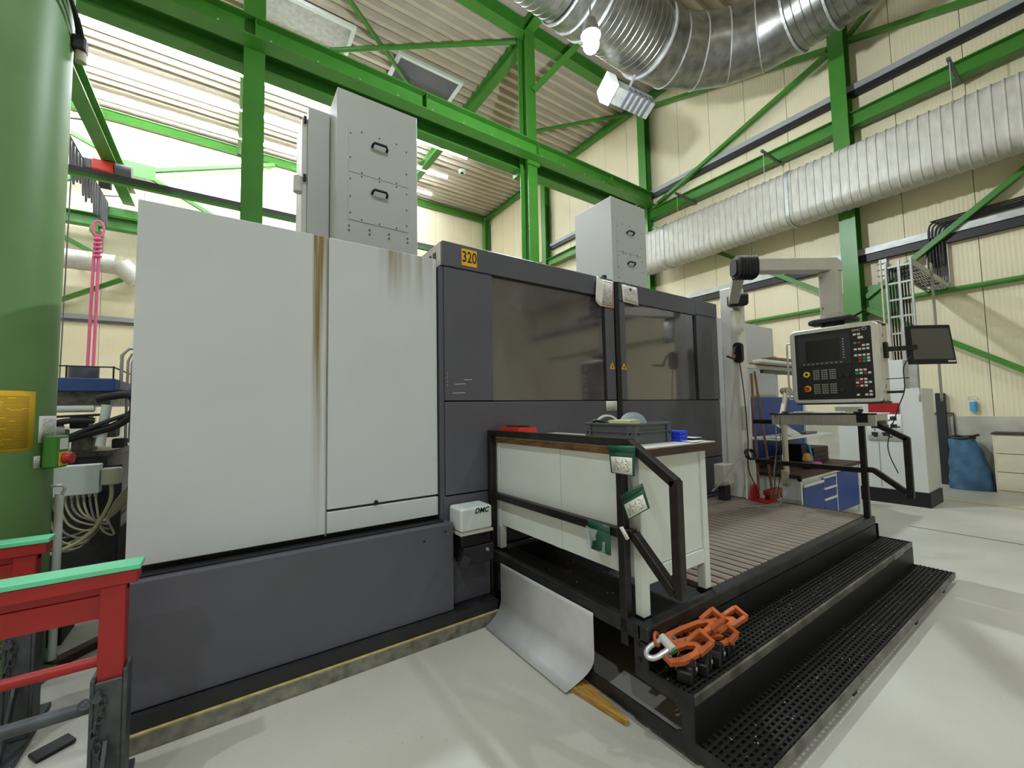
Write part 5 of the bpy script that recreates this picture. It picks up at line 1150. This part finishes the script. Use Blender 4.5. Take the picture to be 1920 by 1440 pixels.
for k in range(14):
    x = -1.35+k*.035; zz = .62-.10*math.sin(k*.5); MB().tube(cr([(x, 4.90, .958), (x+.01, 4.89, .86), (x+.10-.004*k, 4.88, zz+.06), (x+.28-.012*k, 4.90, zz), (-.82, 4.96, .72+.004*k), (-.66, 5.05, .95+.01*k), (-.64, 5.1, 1.25)], 4), .008, 6).build('cable', 'hose_beige' if k % 3 else 'cable_grey', t, smooth=True)
    MB().cyl((x, 4.90, .935), (x, 4.90, .9595), .013, 8).build('gland', 'galv_dull', t)
MB().tube(cr([(-.80, 4.90, 1.02), (-.81, 4.88, .85), (-.95, 4.85, .60), (-1.3, 4.8, .48), (-1.6, 4.8, .46)]), .014, 8).build('thick_cable', 'hose_beige', t, smooth=True)
box('dark_screen', 'machine_dark', t, -1.40, 5.86, .42, -.88, 5.88, 1.10)

# ------------------------------------------------------------------ far aisle: travelling crane and duct
CR = thing('bridge_crane', 'green travelling crane bridge with red hoist in the bright far aisle', 'crane', (-2.8, 13.6, 8.4))
MB().ibeam((-2.8, 9.0, 8.82), (-2.8, 18.2, 8.82), .30, .46, .03, .02).build('bridge', 'green', CR)
box('end_carriage', 'green', CR, -3.6, 18.1, 8.12, -2.0, 18.4, 8.40); box('end_carriage', 'green', CR, -3.6, 8.65, 8.36, -2.0, 8.95, 8.58)
h_ = box('hoist', 'hoist_red', CR, -3.12, 15.2, 8.28, -2.68, 15.9, 8.57, .02); MB().cyl((-2.66, 15.3, 8.42), (-2.32, 15.3, 8.42), .17, 18).build('motor', 'charcoal', h_, smooth=True); box('gearbox', 'charcoal', h_, -3.33, 15.3, 8.30, -3.13, 15.75, 8.58, .02)
box('hook_block', 'charcoal_dark', h_, -3.02, 15.45, 7.95, -2.78, 15.65, 8.27); MB().cyl((-3.0, 15.55, 7.0), (-3.0, 15.55, 7.94), .012, 6).build('lift_chain', 'grey_steel', h_)
MB().cyl((-3.3, 9.2, 8.50), (-3.3, 18.1, 8.50), .015, 8).build('festoon_rail', 'charcoal', CR)
for k in range(14): MB().tube(hang((-3.3, 14.2+k*.28, 8.48), (-3.3, 14.42+k*.28, 8.48), .85+.15*math.sin(k*1.7), 12), .022, 6).build('festoon_loop', 'charcoal', CR, smooth=True)
for y in (13.4, 15.8, 17.6): MB().bar((-3.32, y, 8.52), (-2.84, y, 8.62), .03, .03).build('festoon_arm', 'charcoal', CR)
t = thing('pink_sling', 'pink round slings hanging from the far crane hook', 'sling', (-3.0, 15.55, 2.8))
MB().tube(arc((-3.0, 15.55, 6.75), .16, 0, 2*math.pi, 14, (.7, 0, 0), (0, 0, 1.4)), .03, 8).build('top_loop', 'pink', t, smooth=True)
for dx in (-.05, .02): MB().tube([(-3.0+dx*.5, 15.55, 6.6), (-3.0+dx*1.4, 15.55, 5.9), (-3.02+dx*1.6, 15.55, 2.8)], .035, 8).build('strand', 'pink', t, smooth=True)
for k in range(5): MB().tube(arc((-3.0, 15.55, 6.45-.12*k), .07, 0, 6.2, 10, (1, 0, .3), (0, 1, 0)), .03, 6).build('knot', 'pink', t, smooth=True)
MB().tube([(-3.3, 14.4, 8.45), (-3.34, 14.4, 2.4)], .014, 6).build('pendant_cable', 'charcoal', CR)
t = thing('conductor_rail', 'thin dark green rail crossing in front of the far crane', 'rail', (-2, 10, 5.85)); box('rail', 'charcoal', t, -9, 9.98, 5.86, 6.2, 10.04, 5.96); box('rail_cap', 'green', t, -9, 9.96, 5.80, 6.2, 10.06, 5.859)
for x in (.29, -5.8): box('rail_bracket', 'charcoal', t, x-.03, 8.6, 5.80, x+.03, 9.955, 5.86)
t = thing('far_duct', 'pale round duct low on the far back wall', 'duct', (-4.5, 17.7, 6.1)); spiral((-9, 17.9, 6.45), (-2.9, 17.9, 6.45), .30, .3, .012).build('pipe', 'duct_white', t, smooth=True); MB().cyl((-2.9, 17.9, 6.45), (-2.45, 17.9, 6.0), .30, 28).build('bend', 'duct_white', t, smooth=True)
for x in (-7, -4): box('duct_support', 'galv_dull', t, x-.03, 18.1, 6.4, x+.03, 18.79, 6.5)
t = thing('wall_rail', 'grey rail across the far back wall beside the white panel', 'rail', (-5, 18.7, 4.7)); box('rail', 'grey_pipe', t, -13, 18.7, 4.75, 1, 18.79, 4.9); box('shadow_gap', 'charcoal', t, -13, 18.72, 4.66, 1, 18.79, 4.745)

# ------------------------------------------------------------------ unseen things added behind the camera for the door windows to mirror
for x in (-8.5, -3.3, 2.0, 7.2):
    column('steel_column', 'unseen green column added behind the camera for the window reflections', hcol(x-.14, x+.14, -8.98, -8.7, .03, 11.6, 'y'), (x, -8.8, .17))  # invented columns, there for the door glass to reflect
t = thing('wall_duct', 'unseen pale ribbed duct added behind the camera for the window reflections', 'duct', (0, -8.3, 5.4)); spiral((-13, -8.2, 5.9), (8, -8.2, 5.9), .45, .3, .012).build('pipe', 'duct_white', t, smooth=True)  # added duct, meant only as a reflection in the windows
t = thing('added_cabinet', 'unseen dark cabinets added behind the camera for the window reflections', 'cabinet', (3.5, -8.4, 0))  # cabinets made up to show in the window reflections
for k in range(3): box('cabinet_body', 'charcoal', t, 2.4+k*1.3, -8.68, 0, 3.6+k*1.3, -8.0, 2.0, .01)
t = thing('added_machine', 'unseen large grey machine added behind the camera for the window reflections', 'machine', (-2.5, -6.5, 0)); box('housing', 'white_panel', t, -4.5, -7.6, 0, -.5, -5.6, 2.4, .02); box('window', 'black', t, -3.4, -5.598, 1.0, -1.6, -5.59, 1.9)  # invented machine that gives the door windows something to mirror
